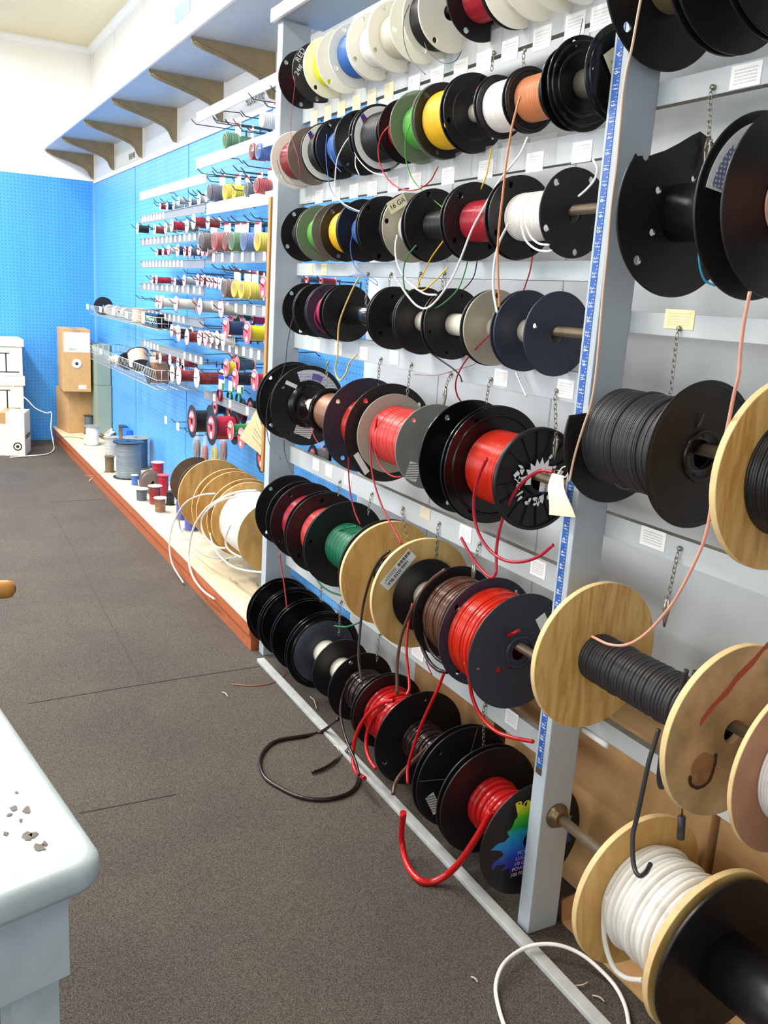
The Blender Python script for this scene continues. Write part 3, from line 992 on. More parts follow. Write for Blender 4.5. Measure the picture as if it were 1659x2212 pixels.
for k in range(16):      # moulded ribs
    mb.box(.036, .098, -.001, .001, 0, .004, M_=F @ Matrix.Rotation(2 * pi * k / 16 + .1, 4, 'Z'))
mb.lathe(F, [(.100, 0), (.100, .006), (.1055, .006), (.106, 0)], 72)
mb.lathe(F, [(.021, 0), (.021, .012), (.028, .012), (.032, 0)], 40)
obj('moulded_ribs', mb, B, nf)
mb = MB()
random.seed(12)
for k in range(26):      # torn paper scraps still glued round the hub
    a = radians(150 + k * 13 + random.uniform(-5, 5)) if k < 20 else random.uniform(0, 6.28)
    r0 = random.uniform(.036, .05)
    r1 = r0 + random.uniform(.006, .022)
    da = random.uniform(.04, .16)
    o = [(r0 * cos(a - da), r0 * sin(a - da)), ((r0 + r1) / 2 * cos(a - da * 1.4), (r0 + r1) / 2 * sin(a - da * 1.4)), (r1 * cos(a - da * .2), r1 * sin(a - da * .2)), ((r0 + r1) / 2 * cos(a + da * .5), (r0 + r1) / 2 * sin(a + da * .5)), (r0 * cos(a + da), r0 * sin(a + da))]
    mb.plate(F @ Matrix.Translation((0, 0, .0048)), o[::-1], [], .0006)
o = [(.033 * cos(radians(a)) + (random.uniform(0, .022) if k % 2 else 0) * cos(radians(a)), .033 * sin(radians(a)) + (.014 if k % 2 else 0) * sin(radians(a))) for k, a in enumerate(range(60, 200, 10))]
o += [(.024 * cos(radians(a)), .024 * sin(radians(a))) for a in range(200, 50, -20)]
mb.plate(F @ Matrix.Translation((0, 0, .0128)), o[::-1], [], .0005)
obj('torn_paper', mb, 'label_white', nf)
q_ = at(1181, 1022, 1, 1.398)
lx_, lz_ = q_.x - XR, q_.z - R5
mb = MB().box(-.012, .012, -.040, .012, 0, .001, M_=F @ Matrix.Translation((lx_, lz_, .014)) @ Matrix.Rotation(radians(-4), 4, 'Z'))
obj('wire_label', mb, 'label_white', nf)
mb = MB()
text(mb, 'HJIS', F @ Matrix.Translation((lx_, lz_ - .004, .0162)) @ Matrix.Rotation(radians(-90), 4, 'Z'), .011, bold=.01)
text(mb, 'ON6', F @ Matrix.Translation((lx_, lz_ - .030, .0162)) @ Matrix.Rotation(radians(-90), 4, 'Z'), .010, bold=.01)
obj('label_print', mb, 'ink_black', nf)
obj('blue_sticker', MB().plate(F @ Matrix.Translation((0, 0, .0125)), arcpatch(radians(285), radians(345), .0185, .030, 8), [], .0008), mat('sticker_navy', (30, 52, 120), .4), nf)
# row 6
spool('6a', 'large black spool on the sixth row, nearest the far post', 2.700, 2.602, R6, .121, B, (.06, 'black', .004), ff=dict(ph=2.3, holes=4), nf=dict(holes=4, ph=3.9))
spool('6b', 'large black spool of red wire, left one of two on the sixth row', 2.549, 2.432, R6, .126, B, (.088, 'crimson', .003), ff=dict(ph=3.75, holes=4, hpos=.87), nf=dict(holes=3, ph=2.1))
spool('6c', 'large black spool of faded red wire, right one of two on the sixth row', 2.412, 2.282, R6 - .003, .128, B, (.082, 'pink_red', .003), ff=dict(ph=3.8, holes=3, hpos=.82), nf=dict(holes=0))
spool('6d', 'large black spool of dark green cable on the sixth row', 2.268, 2.022, R6, .130, B, (.068, 'deep_green', .0055, .1), rn=.138, ff=dict(ph=.9, holes=3), nf=dict(holes=0))
WD = 'plywood'
spool('6e', 'round plywood spool with a 1666-0250 BLK label on the sixth row', 1.997, 1.822, R6 - .004, .143, WD, (.05, 'dark_brown', .005), t=.011, ff=dict(holes=0, rim='wood_rim'), nf=dict(holes=0, rim='wood_rim'))
spool('6f', 'empty black spool with white core in front of the plywood spool', 1.800, 1.682, R6 - .002, .094, B, None, (.037, 'cream_core'), rn=.085, ff=dict(ph=4.6, holes=1, hpos=.85, hr=.004), nf=dict(holes=0))
spool('6g', 'black spool of thick coppery brown cable on the sixth row', 1.668, 1.546, R6, .113, B, (.092, 'brown', .0085, .25), ff=dict(holes=0), nf=dict(holes=0))
spool('6h', 'dark blue-grey spool of thick bright red cable at the right end of the sixth row', 1.531, 1.411, R6, .127, 'navy_plastic', (.106, 'orange_red', .0085, .2), rn=.129, ff=dict(ph=.9, holes=4, hpos=.87), nf=dict(holes=2, ph=3.35, hpos=.82, hr=.004, bore=.019, extra=((-.050, -.035, .008), (-.020, -.030, .006), (.040, .005, .006))))
F = FY(XR, 1.816 - .0005, R6 - .004)
lab = MB().box(-.016, .016, -.055, .055, 0, .0008, M_=F @ Matrix.Translation((-.075, .070, 0)) @ Matrix.Rotation(radians(-42), 4, 'Z'))
n6 = SP['6e'].children[1]
obj('paper_label', lab, 'label_white', n6)
mb = MB()
G = F @ Matrix.Translation((-.075, .070, .0012)) @ Matrix.Rotation(radians(-132), 4, 'Z')
text(mb, '1666-0250 BLK', G @ Matrix.Translation((.006, .004, 0)), .0125, bold=.02)
for k in range(16):
    mb.box(-.053 + k * .003, -.053 + k * .003 + (.0022 if k % 3 else .001), -.013, -.004, 0, .0002, M_=G)
for k in range(3):
    mb.box(.0, .048 - .006 * k, -.0065 - k * .0035, -.0055 - k * .0035, 0, .0002, M_=G)
obj('label_print', mb, 'ink_black', n6)
# white ring bead and label at the near red spool
obj('flange_boss', MB().lathe(FY(XR, 1.409, R6), [(.030, 0), (.030, .002), (.033, .005), (.037, .002), (.037, 0)], 44), 'navy_plastic', SP['6h'].children[1])
obj('paper_label', MB().box(-.013, .013, -.019, .019, 0, .0008, M_=FY(1.176, 1.4085, .615) @ Matrix.Rotation(radians(32), 4, 'Z')), 'label_white', SP['6h'].children[1])
# row 7 (lowest)
G7 = 'gloss_black'
spool('7a', 'large black spool on the lowest row, nearest the far post', 2.753, 2.645, R7 + .006, .122, G7, (.05, 'black', .004), ff=dict(holes=0, ridges=((.11, .002),)), nf=dict(holes=0))
spool('7b', 'large black spool, second from the far post on the lowest row', 2.631, 2.527, R7 + .006, .122, G7, (.05, 'black', .004), ff=dict(holes=0, ridges=((.11, .002),)), nf=dict(holes=0))
spool('7c', 'large black spool, third from the far post on the lowest row', 2.513, 2.402, R7 + .004, .122, G7, (.05, 'black', .004), ff=dict(holes=0), nf=dict(holes=0))
spool('7d', 'large black spool with dished dark grey face and white core on the lowest row', 2.380, 2.262, R7 + .004, .125, G7, None, (.040, 'cream_core'), rn=.082, ff=dict(holes=2, ph=.3, ridges=((.108, .005),)), nf=dict(holes=0))
obj('dished_face', MB().lathe(FY(XR, 2.376, R7 + .004), [(.104, 0), (.100, .006), (.046, .008), (.040, .008)], 64), 'navy_plastic', SP['7d'])
spool('7e', 'smaller black spool with white core on the lowest row', 2.252, 2.130, R7 - .004, .094, B, None, (.037, 'cream_core'), rn=.080, ff=dict(holes=0), nf=dict(holes=0))
spool('7f', 'black spool of dark brown cable, left one of two on the lowest row', 2.116, 1.968, R7 - .004, .104, B, (.062, 'dark_brown', .0095, .3), ff=dict(holes=2, ph=2), nf=dict(holes=0))
spool('7g', 'black spool of thick glossy red cable on the lowest row, between two brown cable spools', 1.951, 1.800, R7 - .004, .107, B, (.074, 'red', .011, .3), ff=dict(holes=0), nf=dict(holes=0))
spool('7h', 'large black spool of dark brown cable, right one of two on the lowest row', 1.781, 1.590, R7 - .002, .129, B, (.052, 'dark_brown', .0095, .3), ff=dict(holes=3, ph=3.6, hpos=.84), nf=dict(holes=0))
spool('7i', 'large black spool with small white label on the lowest row', 1.571, 1.482, R7, .129, B, (.05, 'black', .005), ff=dict(holes=4, ph=.75, hpos=.84), nf=dict(holes=0))
spool('7j', 'large black spool of very thick red cable with rainbow flame print, lowest row', 1.465, 1.307, R7 - .001, .130, B, (.063, 'red', .016, .2), ff=dict(holes=0), nf=dict(holes=0, bore=.02))
obj('paper_label', MB().box(-.012, .012, -.028, .028, 0, .0008, M_=FY(XR, 1.5685, R7) @ Matrix.Translation((-.080, -.05, 0)) @ Matrix.Rotation(radians(28), 4, 'Z')), 'barcode_label', SP['7i'].children[0])
mb = MB()
F = FY(XR, 1.5685, R7)
mb.box(-.0006, .0006, .02, .125, 0, .0006, M_=F @ Matrix.Rotation(radians(-12), 4, 'Z'))
mb.box(-.0006, .0006, .02, .125, 0, .0006, M_=F @ Matrix.Rotation(radians(82), 4, 'Z'))
obj('mould_lines', mb, 'grey_plastic', SP['7i'].children[0])
# rainbow flame print
def rainbow():
    M_ = bpy.data.materials.new('rainbow_print')
    M_.use_nodes = True
    nt = M_.node_tree
    b = nt.nodes['Principled BSDF']
    b.inputs['Roughness'].default_value = .3
    tc = nt.nodes.new('ShaderNodeTexCoord')
    sp_ = nt.nodes.new('ShaderNodeSeparateXYZ')
    r = nt.nodes.new('ShaderNodeValToRGB')
    nt.links.new(tc.outputs['Generated'], sp_.inputs[0])
    nt.links.new(sp_.outputs['Z'], r.inputs[0])
    e = r.color_ramp.elements
    stops = [(0, (56, 30, 110)), (.22, (46, 60, 170)), (.40, (40, 130, 214)), (.55, (40, 160, 190)), (.62, (30, 160, 80)), (.75, (90, 190, 50)), (.9, (224, 224, 40)), (1, (240, 236, 40))]
    e[0].position, e[0].color = 0, srgb(*stops[0][1])
    e[1].position, e[1].color = 1, srgb(*stops[-1][1])
    for p, c in stops[1:-1]:
        x = e.new(p)
        x.color = srgb(*c)
    nt.links.new(r.outputs[0], b.inputs['Base Color'])
    MATS['rainbow'] = M_
rainbow()
F = FY(XR, 1.3045, R7 - .001)
fl = [(-.105, .0), (-.088, .010), (-.072, .010), (-.060, .018), (-.068, .030), (-.058, .034), (-.052, .044), (-.050, .052), (-.044, .056), (-.045, .070), (-.050, .086), (-.034, .080), (-.026, .070), (-.020, .088), (-.008, .078), (.0, .094), (.012, .080), (.026, .092), (.034, .074), (.046, .084), (.050, .066), (.064, .074), (.062, .052), (.078, .050), (.072, .034), (.090, .026), (.080, .010), (.102, .0), (.086, -.014), (.094, -.034), (.074, -.036), (.072, -.056), (.05, -.060), (-.03, -.062), (-.052, -.072), (-.050, -.056), (-.074, -.058), (-.062, -.044), (-.086, -.040), (-.096, -.050), (-.098, -.034), (-.080, -.026), (-.070, -.020), (-.078, -.008), (-.090, -.004)]
fl = [(a * 1.18 if a > 0 else a, b * 1.1 if b > 0 else b) for a, b in fl]
obj('flame_print', MB().plate(F, fl[::-1], [circ(.022, 20)], .0006), 'rainbow', SP['7j'].children[1])
mb = MB()
for k, s in enumerate(('PCY', 'LUG AND', '1/0 GAUGE', 'POWER WIRE', '100 FEET')):
    text(mb, s, F @ Matrix.Translation((-.034 - k * .0035 , -.026 - k * .0125, .0008)), .012, align='LEFT', bold=.01)
obj('print_lettering', mb, mat('ink_lilac', (226, 196, 226), .4), SP['7j'].children[1])
mb = MB()
text(mb, 'Po', F @ Matrix.Translation((-.034, .088, .0008)) @ Matrix.Rotation(.3, 4, 'Z'), .036, bold=.004)
obj('script_lettering', mb, mat('ink_yellow', (224, 212, 60), .4), SP['7j'].children[1])

# nearer bay
spool('r1a', 'large black spool with fine grey wire on the topmost rod of the nearer bay', 1.207, 1.082, 1.786, .132, B, (.048, 'khaki', .003), ff=dict(holes=3, ph=3.95, hpos=.84, hr=.008), nf=dict(holes=0))
spool('r1b', 'large black spool in the middle of the topmost rod of the nearer bay', 1.066, .985, 1.786, .133, B, (.05, 'black', .003), ff=dict(holes=3, ph=5.3), nf=dict(holes=0))
spool('r1c', 'large black spool at the top right corner on the nearer bay rod', .972, .85, 1.786, .133, B, (.05, 'black', .003), ff=dict(holes=0), nf=dict(holes=0))
mb = MB().box(-.03, .03, -.034, .034, 0, .0008, M_=FY(1.098, 1.0635, 1.86) @ Matrix.Rotation(radians(38), 4, 'Z'))
obj('paper_label', mb, 'label_white', SP['r1b'].children[0])
# broken flange outline
brp = [at(a, b, 1, 1.119) for a, b in ((1377, 337), (1387, 336), (1389, 343), (1394, 348), (1399, 344), (1401, 337), (1437, 325), (1468, 309), (1494, 293), (1512, 284), (1532, 299), (1557, 328))]
brp = [(q.x - XR, q.z - 1.427) for q in brp]
a0, a1 = math.atan2(brp[0][1], brp[0][0]), math.atan2(brp[-1][1], brp[-1][0])
br = [(.132 * cos(a0 + (a1 + 2 * pi - a0) * k / 70), .132 * sin(a0 + (a1 + 2 * pi - a0) * k / 70)) for k in range(71)] + brp[::-1]
spool('r2a', 'large black spool with a broken snapped-off flange edge and empty black core', 1.119, .962, 1.427, .132, B, None, (.045, B), ff=dict(outer=br, holes=1, ph=3.93, hpos=.84, hr=.008, extra=((-.052, .030, .006), (-.054, -.034, .006), (.02, .055, .005))), nf=dict(holes=0, bore=.02))
F = FY(XR, .9585, 1.427)
nf = SP['r2a'].children[1]
obj('curved_sticker', MB().plate(F, arcpatch(radians(98), radians(172), .070, .118), [], .0008), 'label_white', nf)
def dotmat():
    M_ = bpy.data.materials.new('dot_print')
    M_.use_nodes = True
    nt = M_.node_tree
    b = nt.nodes['Principled BSDF']
    tc = nt.nodes.new('ShaderNodeTexCoord')
    v = nt.nodes.new('ShaderNodeTexVoronoi')
    v.inputs['Scale'].default_value = 150
    v.inputs['Randomness'].default_value = .05
    v.voronoi_dimensions = '2D'
    mp = nt.nodes.new('ShaderNodeMapping')
    mp.inputs['Rotation'].default_value = (radians(90), 0, 0)
    r = nt.nodes.new('ShaderNodeValToRGB')
    r.color_ramp.elements[0].position, r.color_ramp.elements[1].position = .26, .32
    r.color_ramp.elements[0].color, r.color_ramp.elements[1].color = srgb(226, 228, 238), srgb(128, 138, 172)
    nt.links.new(tc.outputs['Object'], mp.inputs[0])
    nt.links.new(mp.outputs[0], v.inputs['Vector'])
    nt.links.new(v.outputs['Distance'], r.inputs[0])
    nt.links.new(r.outputs[0], b.inputs['Base Color'])
    MATS['dot_print'] = M_
dotmat()
obj('dotted_print', MB().plate(F, arcpatch(radians(135), radians(170), .073, .108), [], .0016), 'dot_print', nf)
obj('logo_patch', MB().plate(F, arcpatch(radians(122), radians(137), .078, .100), [], .0018), mat('logo_purple', (92, 66, 150), .5), nf)
obj('red_print', MB().plate(F, arcpatch(radians(101), radians(116), .080, .114), [], .0016), mat('print_pink', (206, 150, 150), .5), nf)
spool('r2b', 'large brownish black spool at the right edge of the nearer bay second rod', .915, .80, 1.430, .131, B, (.05, 'salmon', .004), ff=dict(holes=0, m=B), nf=dict(holes=0))
br3 = [(.122 * cos(radians(a)), .122 * sin(radians(a))) for a in range(162, 162 + 226, 4)] + [(.055, -.01), (.02, .05), (-.05, .045)]
spool('r3a', 'big spool full of flat black cable with one chipped flange', 1.196, 1.003, 1.052, .122, B, (.085, 'soft_black', .0035, .12), rn=.120, ff=dict(outer=br3, holes=0), nf=dict(holes=0, bore=.022, ridges=((.112, .001),)))
mb = MB().lathe(FY(XR, 1.001, 1.052), [(.022, 0), (.022, .004), (.036, .004), (.041, .0055), (.043, .002), (.043, 0)], 56)
for k in range(5):
    a = 2 * pi * k / 5 + .5
    mb.lathe(FY(XR + .032 * cos(a), .997, 1.052 + .032 * sin(a)), [(0, .0012), (.003, .0012), (.003, 0)], 10)
obj('flange_boss', mb, 'gloss_black', SP['r3a'].children[1])
mb = MB().tube(smooth([(1.10, .999, 1.098), (1.104, .996, 1.108), (1.105, .994, 1.12)], 3), .002, 6)
obj('wire_tail', mb, wm('soft_black'), SP['r3a'])
spool('r3b', 'large pale wooden spool at the right edge, middle height', .848, .70, 1.052, .143, 'pale_wood', (.09, 'black', .005), t=.012, ff=dict(holes=0, rim='wood_rim', extra=()), nf=dict(holes=0, rim='wood_rim'))
spool('r4a', 'plywood ended spool of neatly coiled matt black cable on the fourth rod, nearer bay', 1.187, .866, .637, .144, 'pale_wood', (.047, 'soft_black', .0075, .05), t=.012, ff=dict(holes=0, rim='wood_rim'), nf=dict(holes=0, rim='wood_rim', m='worn_wood', bore=.02))
# marks on the worn near disc
F = FY(XR, .8595, .637)
random.seed(9)
up = [(-.078 + .0165 * k, .030 + .0142 * k + .008 + .003 * sin(k * 1.9) + (.004 if 1 < k < 7 else 0)) for k in range(9)]
lo_ = [(-.078 + .0165 * k, .030 + .0142 * k - .003 - .003 * sin(k * 2.3 + 1)) for k in range(9)]
obj('red_crayon_mark', MB().plate(F, lo_ + up[::-1], [], .0006), 'red_stain', SP['r4a'].children[1])
o = [(-.058 + .024 * cos(a) * (1 + .1 * sin(3 * a)), -.052 + .030 * sin(a) * (1 + .08 * cos(2 * a + 1))) for a in [2 * pi * k / 28 for k in range(28)]]
obj('knot_patch', MB().plate(F, o, [], .0006), mat('knot_brown', (164, 122, 78), .8, noise=.2, nscale=60), SP['r4a'].children[1])
mb = MB()
pts = [(-.084, -.058), (-.080, -.072), (-.066, -.082), (-.050, -.082), (-.038, -.074), (-.034, -.058), (-.032, -.042), (-.034, -.030)]
mb.tube([F @ Vector((a, b, .0003)) for a, b in [tuple(q)[:2] for q in smooth([(a, b, 0) for a, b in pts], 4)]], [.0022 + .0014 * abs(sin(k * .9)) for k in range(29)], 6)
for i, v in enumerate(mb.v):
    if v[1] < .8595 - .0014:
        mb.v[i] = (v[0], .8595 - .0014, v[2])
obj('scorched_groove', mb, 'dark_scuff', SP['r4a'].children[1])
spool('r4b', 'fibreboard spool of white cable at the right edge, fourth rod of the nearer bay', .745, .62, .640, .138, 'fibreboard', (.088, 'white', .005), t=.008, ff=dict(holes=0, rim='wood_rim'), nf=dict(holes=0, rim='wood_rim'))
spool('r5a', 'large wooden spool of thick white cable low in the nearer bay', 1.004, .832, .257, .146, 'plywood', (.098, 'white', .0105, .3), t=.012, ff=dict(holes=0, rim='wood_rim'), nf=dict(holes=0, rim='wood_rim'))
spool('r5b', 'large black spool with thick empty black core, bottom right corner', .812, .55, .257, .143, B, None, (.052, B), t=.006, ff=dict(holes=0), nf=dict(holes=0))

# ------------------------------------------------------------ loose wire ends
X0 = 1.03
L = loose
def LW(key, pts, x0, x1, r, col, seg=8):
    return loose(SP[key], pxwire(pts, x0, x1, r), r, col, seg=seg)
LW('1a', [(633, 163), (637, 180), (634, 210), (630, 242), (628, 285), (636, 315), (645, 345), (648, 378)], 1.04, 1.04, .0008, 'crimson', 5)
LW('1f', [(884, 10), (872, 45), (873, 90), (885, 125), (903, 146), (919, 161)], 1.04, 1.02, .0010, 'black', 6)
LW('1f', [(917, 92), (925, 110), (945, 130), (965, 137), (985, 130), (997, 110)], 1.05, 1.05, .0009, 'black', 6)
LW('1h', [(1259, 40), (1252, 75), (1238, 110), (1228, 128)], 1.15, 1.15, .0008, 'navy', 5)
LW('2b', [(598, 345), (606, 372), (622, 394), (650, 402), (678, 400)], 1.04, 1.10, .0008, 'black', 5)
LW('2d', [(706, 290), (704, 320), (705, 350), (709, 382), (715, 410), (735, 436), (752, 450), (775, 459)], 1.05, 1.06, .0011, 'blue', 6)
LW('2d', [(708, 310), (714, 335), (726, 358), (737, 372)], 1.06, 1.07, .0011, 'blue', 6)
LW('2e', [(759, 290), (742, 314), (729, 342), (725, 370), (724, 397), (728, 425), (745, 442), (765, 452), (779, 457)], 1.045, 1.06, .0016, 'white', 6)
LW('2e', [(757, 300), (762, 320), (775, 345), (795, 366), (815, 376), (835, 379)], 1.05, 1.08, .0014, 'white', 6)
LW('2f', [(768, 338), (768, 358), (776, 378)], 1.04, 1.04, .0014, 'white', 6)
LW('2g', [(841, 272), (826, 290), (818, 315), (819, 345), (830, 375), (850, 399), (878, 411), (905, 408), (928, 392), (940, 372), (946, 360)], 1.045, 1.08, .0017, 'red', 7)
LW('2h', [(889, 262), (878, 290), (875, 320), (878, 350), (892, 388), (918, 416), (958, 450)], 1.05, 1.12, .0014, 'green', 6)
LW('2i', [(1062, 320), (1056, 352), (1050, 380), (1035, 415), (1010, 450), (985, 485), (958, 520), (932, 556), (915, 590), (905, 610), (903, 625), (917, 626), (940, 606), (967, 578)], 1.14, 1.09, .0017, 'yellow', 7)
LW('2j', [(1053, 170), (1044, 182), (1031, 190), (1030, 200), (1040, 207), (1055, 203)], 1.10, 1.10, .0012, 'crimson', 6)
LW('2l', [(1124, 208), (1116, 235), (1107, 270), (1100, 310), (1092, 365), (1086, 420), (1079, 480), (1075, 540), (1076, 600), (1079, 664)], 1.06, 1.04, .0022, 'tan', 8)
LW('2k', [(1140, 296), (1125, 330), (1104, 358), (1078, 392), (1046, 447), (1020, 495), (1000, 546), (982, 590), (964, 621), (940, 652), (920, 666), (900, 660), (880, 638), (864, 614), (852, 598)], 1.11, 1.0, .0023, 'white', 8)
LW('3i', [(1099, 482), (1080, 520), (1070, 555), (1066, 590), (1066, 630), (1074, 676)], 1.06, 1.045, .0024, 'white', 8)
LW('3i', [(1126, 487), (1136, 519), (1157, 538), (1180, 543), (1192, 541)], 1.055, 1.06, .0021, 'white', 7)
LW('3i', [(1134, 480), (1146, 510), (1164, 526), (1186, 529)], 1.055, 1.06, .0021, 'white', 7)
LW('3i', [(1281, 344), (1290, 365), (1284, 388), (1268, 408), (1250, 424)], 1.09, 1.09, .0021, 'white', 7)
LW('3f', [(858, 508), (854, 530), (855, 555), (863, 582), (886, 613), (917, 634), (943, 637)], 1.05, 1.02, .0021, 'white', 8)
LW('3b', [(899, 530), (884, 548), (874, 570), (871, 600), (878, 634), (899, 660), (922, 669), (950, 661), (985, 630), (1000, 600), (1010, 565)], 1.0, 1.10, .0015, 'forest', 7)
LW('3d', [(762, 504), (757, 530), (760, 558), (770, 580), (788, 595), (803, 608), (815, 616), (811, 605), (790, 596), (768, 594), (751, 598)], 1.05, 1.12, .0012, 'blue', 6)
LW('3c', [(777, 598), (762, 624), (746, 660), (735, 690), (731, 712), (730, 745), (729, 770), (724, 796), (728, 814), (736, 821), (748, 805), (755, 784), (771, 766)], 1.03, 1.06, .0022, 'dull_yellow', 8)
LW('3g', [(1031, 562), (1025, 593), (1014, 612), (1001, 625)], 1.14, 1.15, .0014, 'black', 6)
LW('3h', [(1150, 554), (1145, 585), (1137, 610), (1131, 628)], 1.13, 1.13, .0016, 'crimson', 6)
LW('4h', [(1062, 719), (1044, 736), (1022, 760), (1002, 785), (988, 812), (984, 835), (988, 855), (996, 868)], 1.06, 1.12, .0019, 'crimson', 7)
LW('4g', [(1066, 747), (1050, 771), (1022, 788), (985, 799), (940, 811), (893, 809)], 1.13, 1.14, .0009, 'copper_red', 6)
LW('4f', [(928, 760), (952, 778), (978, 796), (993, 811), (998, 825)], 1.13, 1.13, .0019, 'black', 7)
mg = MB()
mg.tube(smooth([at(a, b, 1, 2.436) for a, b in ((695, 655), (684, 667), (680, 682), (682, 696), (689, 708), (704, 720))]), .0016, 6)
obj('loose_end', mg, wm('magenta'), SP['4c'])
LW('4a', [(635, 682), (629, 700), (625, 720), (620, 750), (617, 780), (608, 810), (592, 838), (580, 868), (575, 905), (578, 940), (586, 968), (606, 991)], 1.045, .99, .0013, 'soft_black', 6)
LW('4b', [(613, 950), (615, 975), (621, 997), (633, 1022)], 1.05, 1.05, .0014, 'black', 6)
LW('4i', [(1115, 805), (1121, 820), (1130, 840), (1137, 856)], 1.14, 1.14, .0022, 'white', 6)
LW('5b', [(672, 925), (680, 945), (690, 960), (704, 975)], 1.06, 1.06, .0014, 'crimson', 6)
LW('5c', [(753, 988), (753, 1020), (757, 1065), (766, 1105), (778, 1133)], 1.06, 1.08, .0021, 'crimson', 7)
LW('5d', [(802, 940), (800, 975), (803, 1015), (811, 1052), (828, 1100), (850, 1142), (868, 1176)], 1.05, 1.04, .0023, 'crimson', 8)
LW('5d', [(815, 900), (809, 950), (813, 985), (828, 1014), (849, 1029), (868, 1030)], 1.05, 1.07, .0023, 'crimson', 8)
LW('5f', [(1052, 990), (1038, 1020), (1027, 1055), (1023, 1090), (1027, 1130), (1041, 1166), (1064, 1194), (1093, 1211), (1129, 1213), (1165, 1201), (1195, 1177)], 1.02, 1.06, .0033, 'crimson', 10)
LW('5f', [(1195, 1020), (1170, 1017), (1146, 1028), (1122, 1050), (1100, 1085), (1082, 1133), (1073, 1180), (1072, 1215), (1071, 1238), (1063, 1247), (1050, 1240), (1030, 1218), (1011, 1189), (996, 1161)], 1.07, 1.04, .0033, 'crimson', 10)
LW('6b', [(604, 1195), (608, 1227), (614, 1265), (620, 1316)], 1.02, 1.02, .0021, 'crimson', 7)
LW('6d', [(770, 1137), (750, 1140), (727, 1150), (704, 1172), (686, 1203), (680, 1230), (688, 1257), (711, 1277), (740, 1287)], 1.09, 1.06, .0027, 'deep_green', 8)
LW('6d', [(722, 1352), (748, 1354), (776, 1345)], 1.06, 1.10, .0024, 'deep_green', 8)
LW('6e', [(842, 1190), (826, 1203), (811, 1225), (797, 1260), (784, 1312), (777, 1370), (775, 1425), (783, 1478)], 1.06, .985, .0035, 'dark_brown', 9)
LW('6g', [(962, 1230), (935, 1250), (912, 1277), (890, 1315), (868, 1372), (858, 1435), (858, 1500)], 1.05, 1.0, .0040, 'brown', 9)
LW('6g', [(907, 1330), (904, 1360), (912, 1398), (928, 1430), (948, 1448), (966, 1452)], 1.035, 1.05, .0045, 'dark_brown', 9)
LW('6g', [(920, 1330), (916, 1362), (925, 1395), (940, 1418), (958, 1432)], 1.035, 1.05, .0042, 'dark_brown', 9)
LW('6f', [(891, 1303), (883, 1345), (878, 1400), (882, 1452), (884, 1486), (878, 1502)], 1.06, 1.0, .0034, 'red', 8)
LW('6f', [(920, 1428), (926, 1443), (933, 1457)], 1.08, 1.08, .0018, 'crimson', 6)
LW('6h', [(1005, 1430), (1014, 1468), (1021, 1508), (1040, 1549), (1072, 1580), (1110, 1594), (1152, 1602)], 1.025, 1.062, .0042, 'red', 10)
LW('6h', [(960, 1452), (947, 1485), (934, 1513), (908, 1571), (890, 1625), (881, 1660), (881, 1692)], 1.05, 1.0, .0038, 'red', 10)
LW('7f', [(762, 1462), (748, 1482), (738, 1512), (736, 1545), (743, 1582), (755, 1615), (768, 1645), (776, 1675)], 1.045, .975, .0038, 'dark_brown', 9)
GP = lambda a, b, h=.006: at(a, b, 2, h)
loose(SP['7f'], [GP(776, 1675), GP(768, 1700), GP(745, 1717), GP(700, 1727), GP(650, 1722), GP(602, 1700), GP(573, 1680), GP(561, 1651), GP(566, 1628), GP(585, 1607), GP(610, 1597), GP(655, 1590), GP(695, 1580), at(732, 1553, 0, 1.045)], .0052, 'dark_brown', seg=10)
loose(SP['7f'], [at(760, 1606, 0, 1.01), GP(745, 1625), GP(722, 1645), GP(700, 1659), GP(674, 1669)], .0042, 'dark_brown', seg=9)
LW('7g', [(851, 1513), (828, 1518), (800, 1537), (778, 1568), (765, 1605), (762, 1640), (769, 1667), (788, 1681)], 1.055, .985, .0055, 'red', 10)
LW('7g', [(830, 1526), (807, 1548), (794, 1580), (791, 1612), (798, 1640), (812, 1661)], 1.05, 1.02, .0050, 'red', 10)
LW('7h', [(925, 1612), (905, 1632), (882, 1655), (864, 1675), (853, 1695), (849, 1716)], 1.05, .985, .0050, 'brown', 10)
LW('7j', [(1062, 1752), (1040, 1792), (1020, 1824), (995, 1860), (967, 1888), (935, 1905), (905, 1900), (880, 1868), (868, 1815), (871, 1755)], 1.055, .955, .0078, 'red', 12)
LW('r4a', [(1423, 1575), (1412, 1612), (1402, 1645), (1390, 1700), (1376, 1765), (1367, 1805), (1367, 1850), (1372, 1880), (1382, 1892), (1395, 1885), (1405, 1867)], 1.07, 1.0, .0040, 'soft_black', 10)
LW('r4a', [(1483, 1447), (1472, 1490), (1466, 1525)], 1.075, 1.08, .0042, 'soft_black', 9)
LW('r4a', [(1502, 1450), (1494, 1480), (1490, 1500)], 1.08, 1.085, .0042, 'soft_black', 9)
LW('r4a', [(1438, 1595), (1428, 1640), (1424, 1680), (1428, 1700), (1436, 1690)], 1.09, 1.10, .0046, 'soft_black', 9)
mb = MB().tube([at(1473, 1763, 0, 1.12), at(1470, 1812, 0, 1.12)], .0066, 8).tube([at(1474, 1740, 0, 1.12), at(1473, 1764, 0, 1.12)], .0015, 6)
obj('loose_end', mb, wm('soft_black'), SP['r4a'])
LW('r1a', [(1392, -40), (1384, 0), (1375, 48), (1365, 104), (1354, 150), (1346, 200), (1340, 269), (1331, 364), (1321, 440), (1313, 530), (1303, 630), (1297, 700), (1288, 800), (1277, 870), (1256, 935), (1240, 990), (1230, 1040)], .985, 1.02, .0021, 'wire_clear', 8)
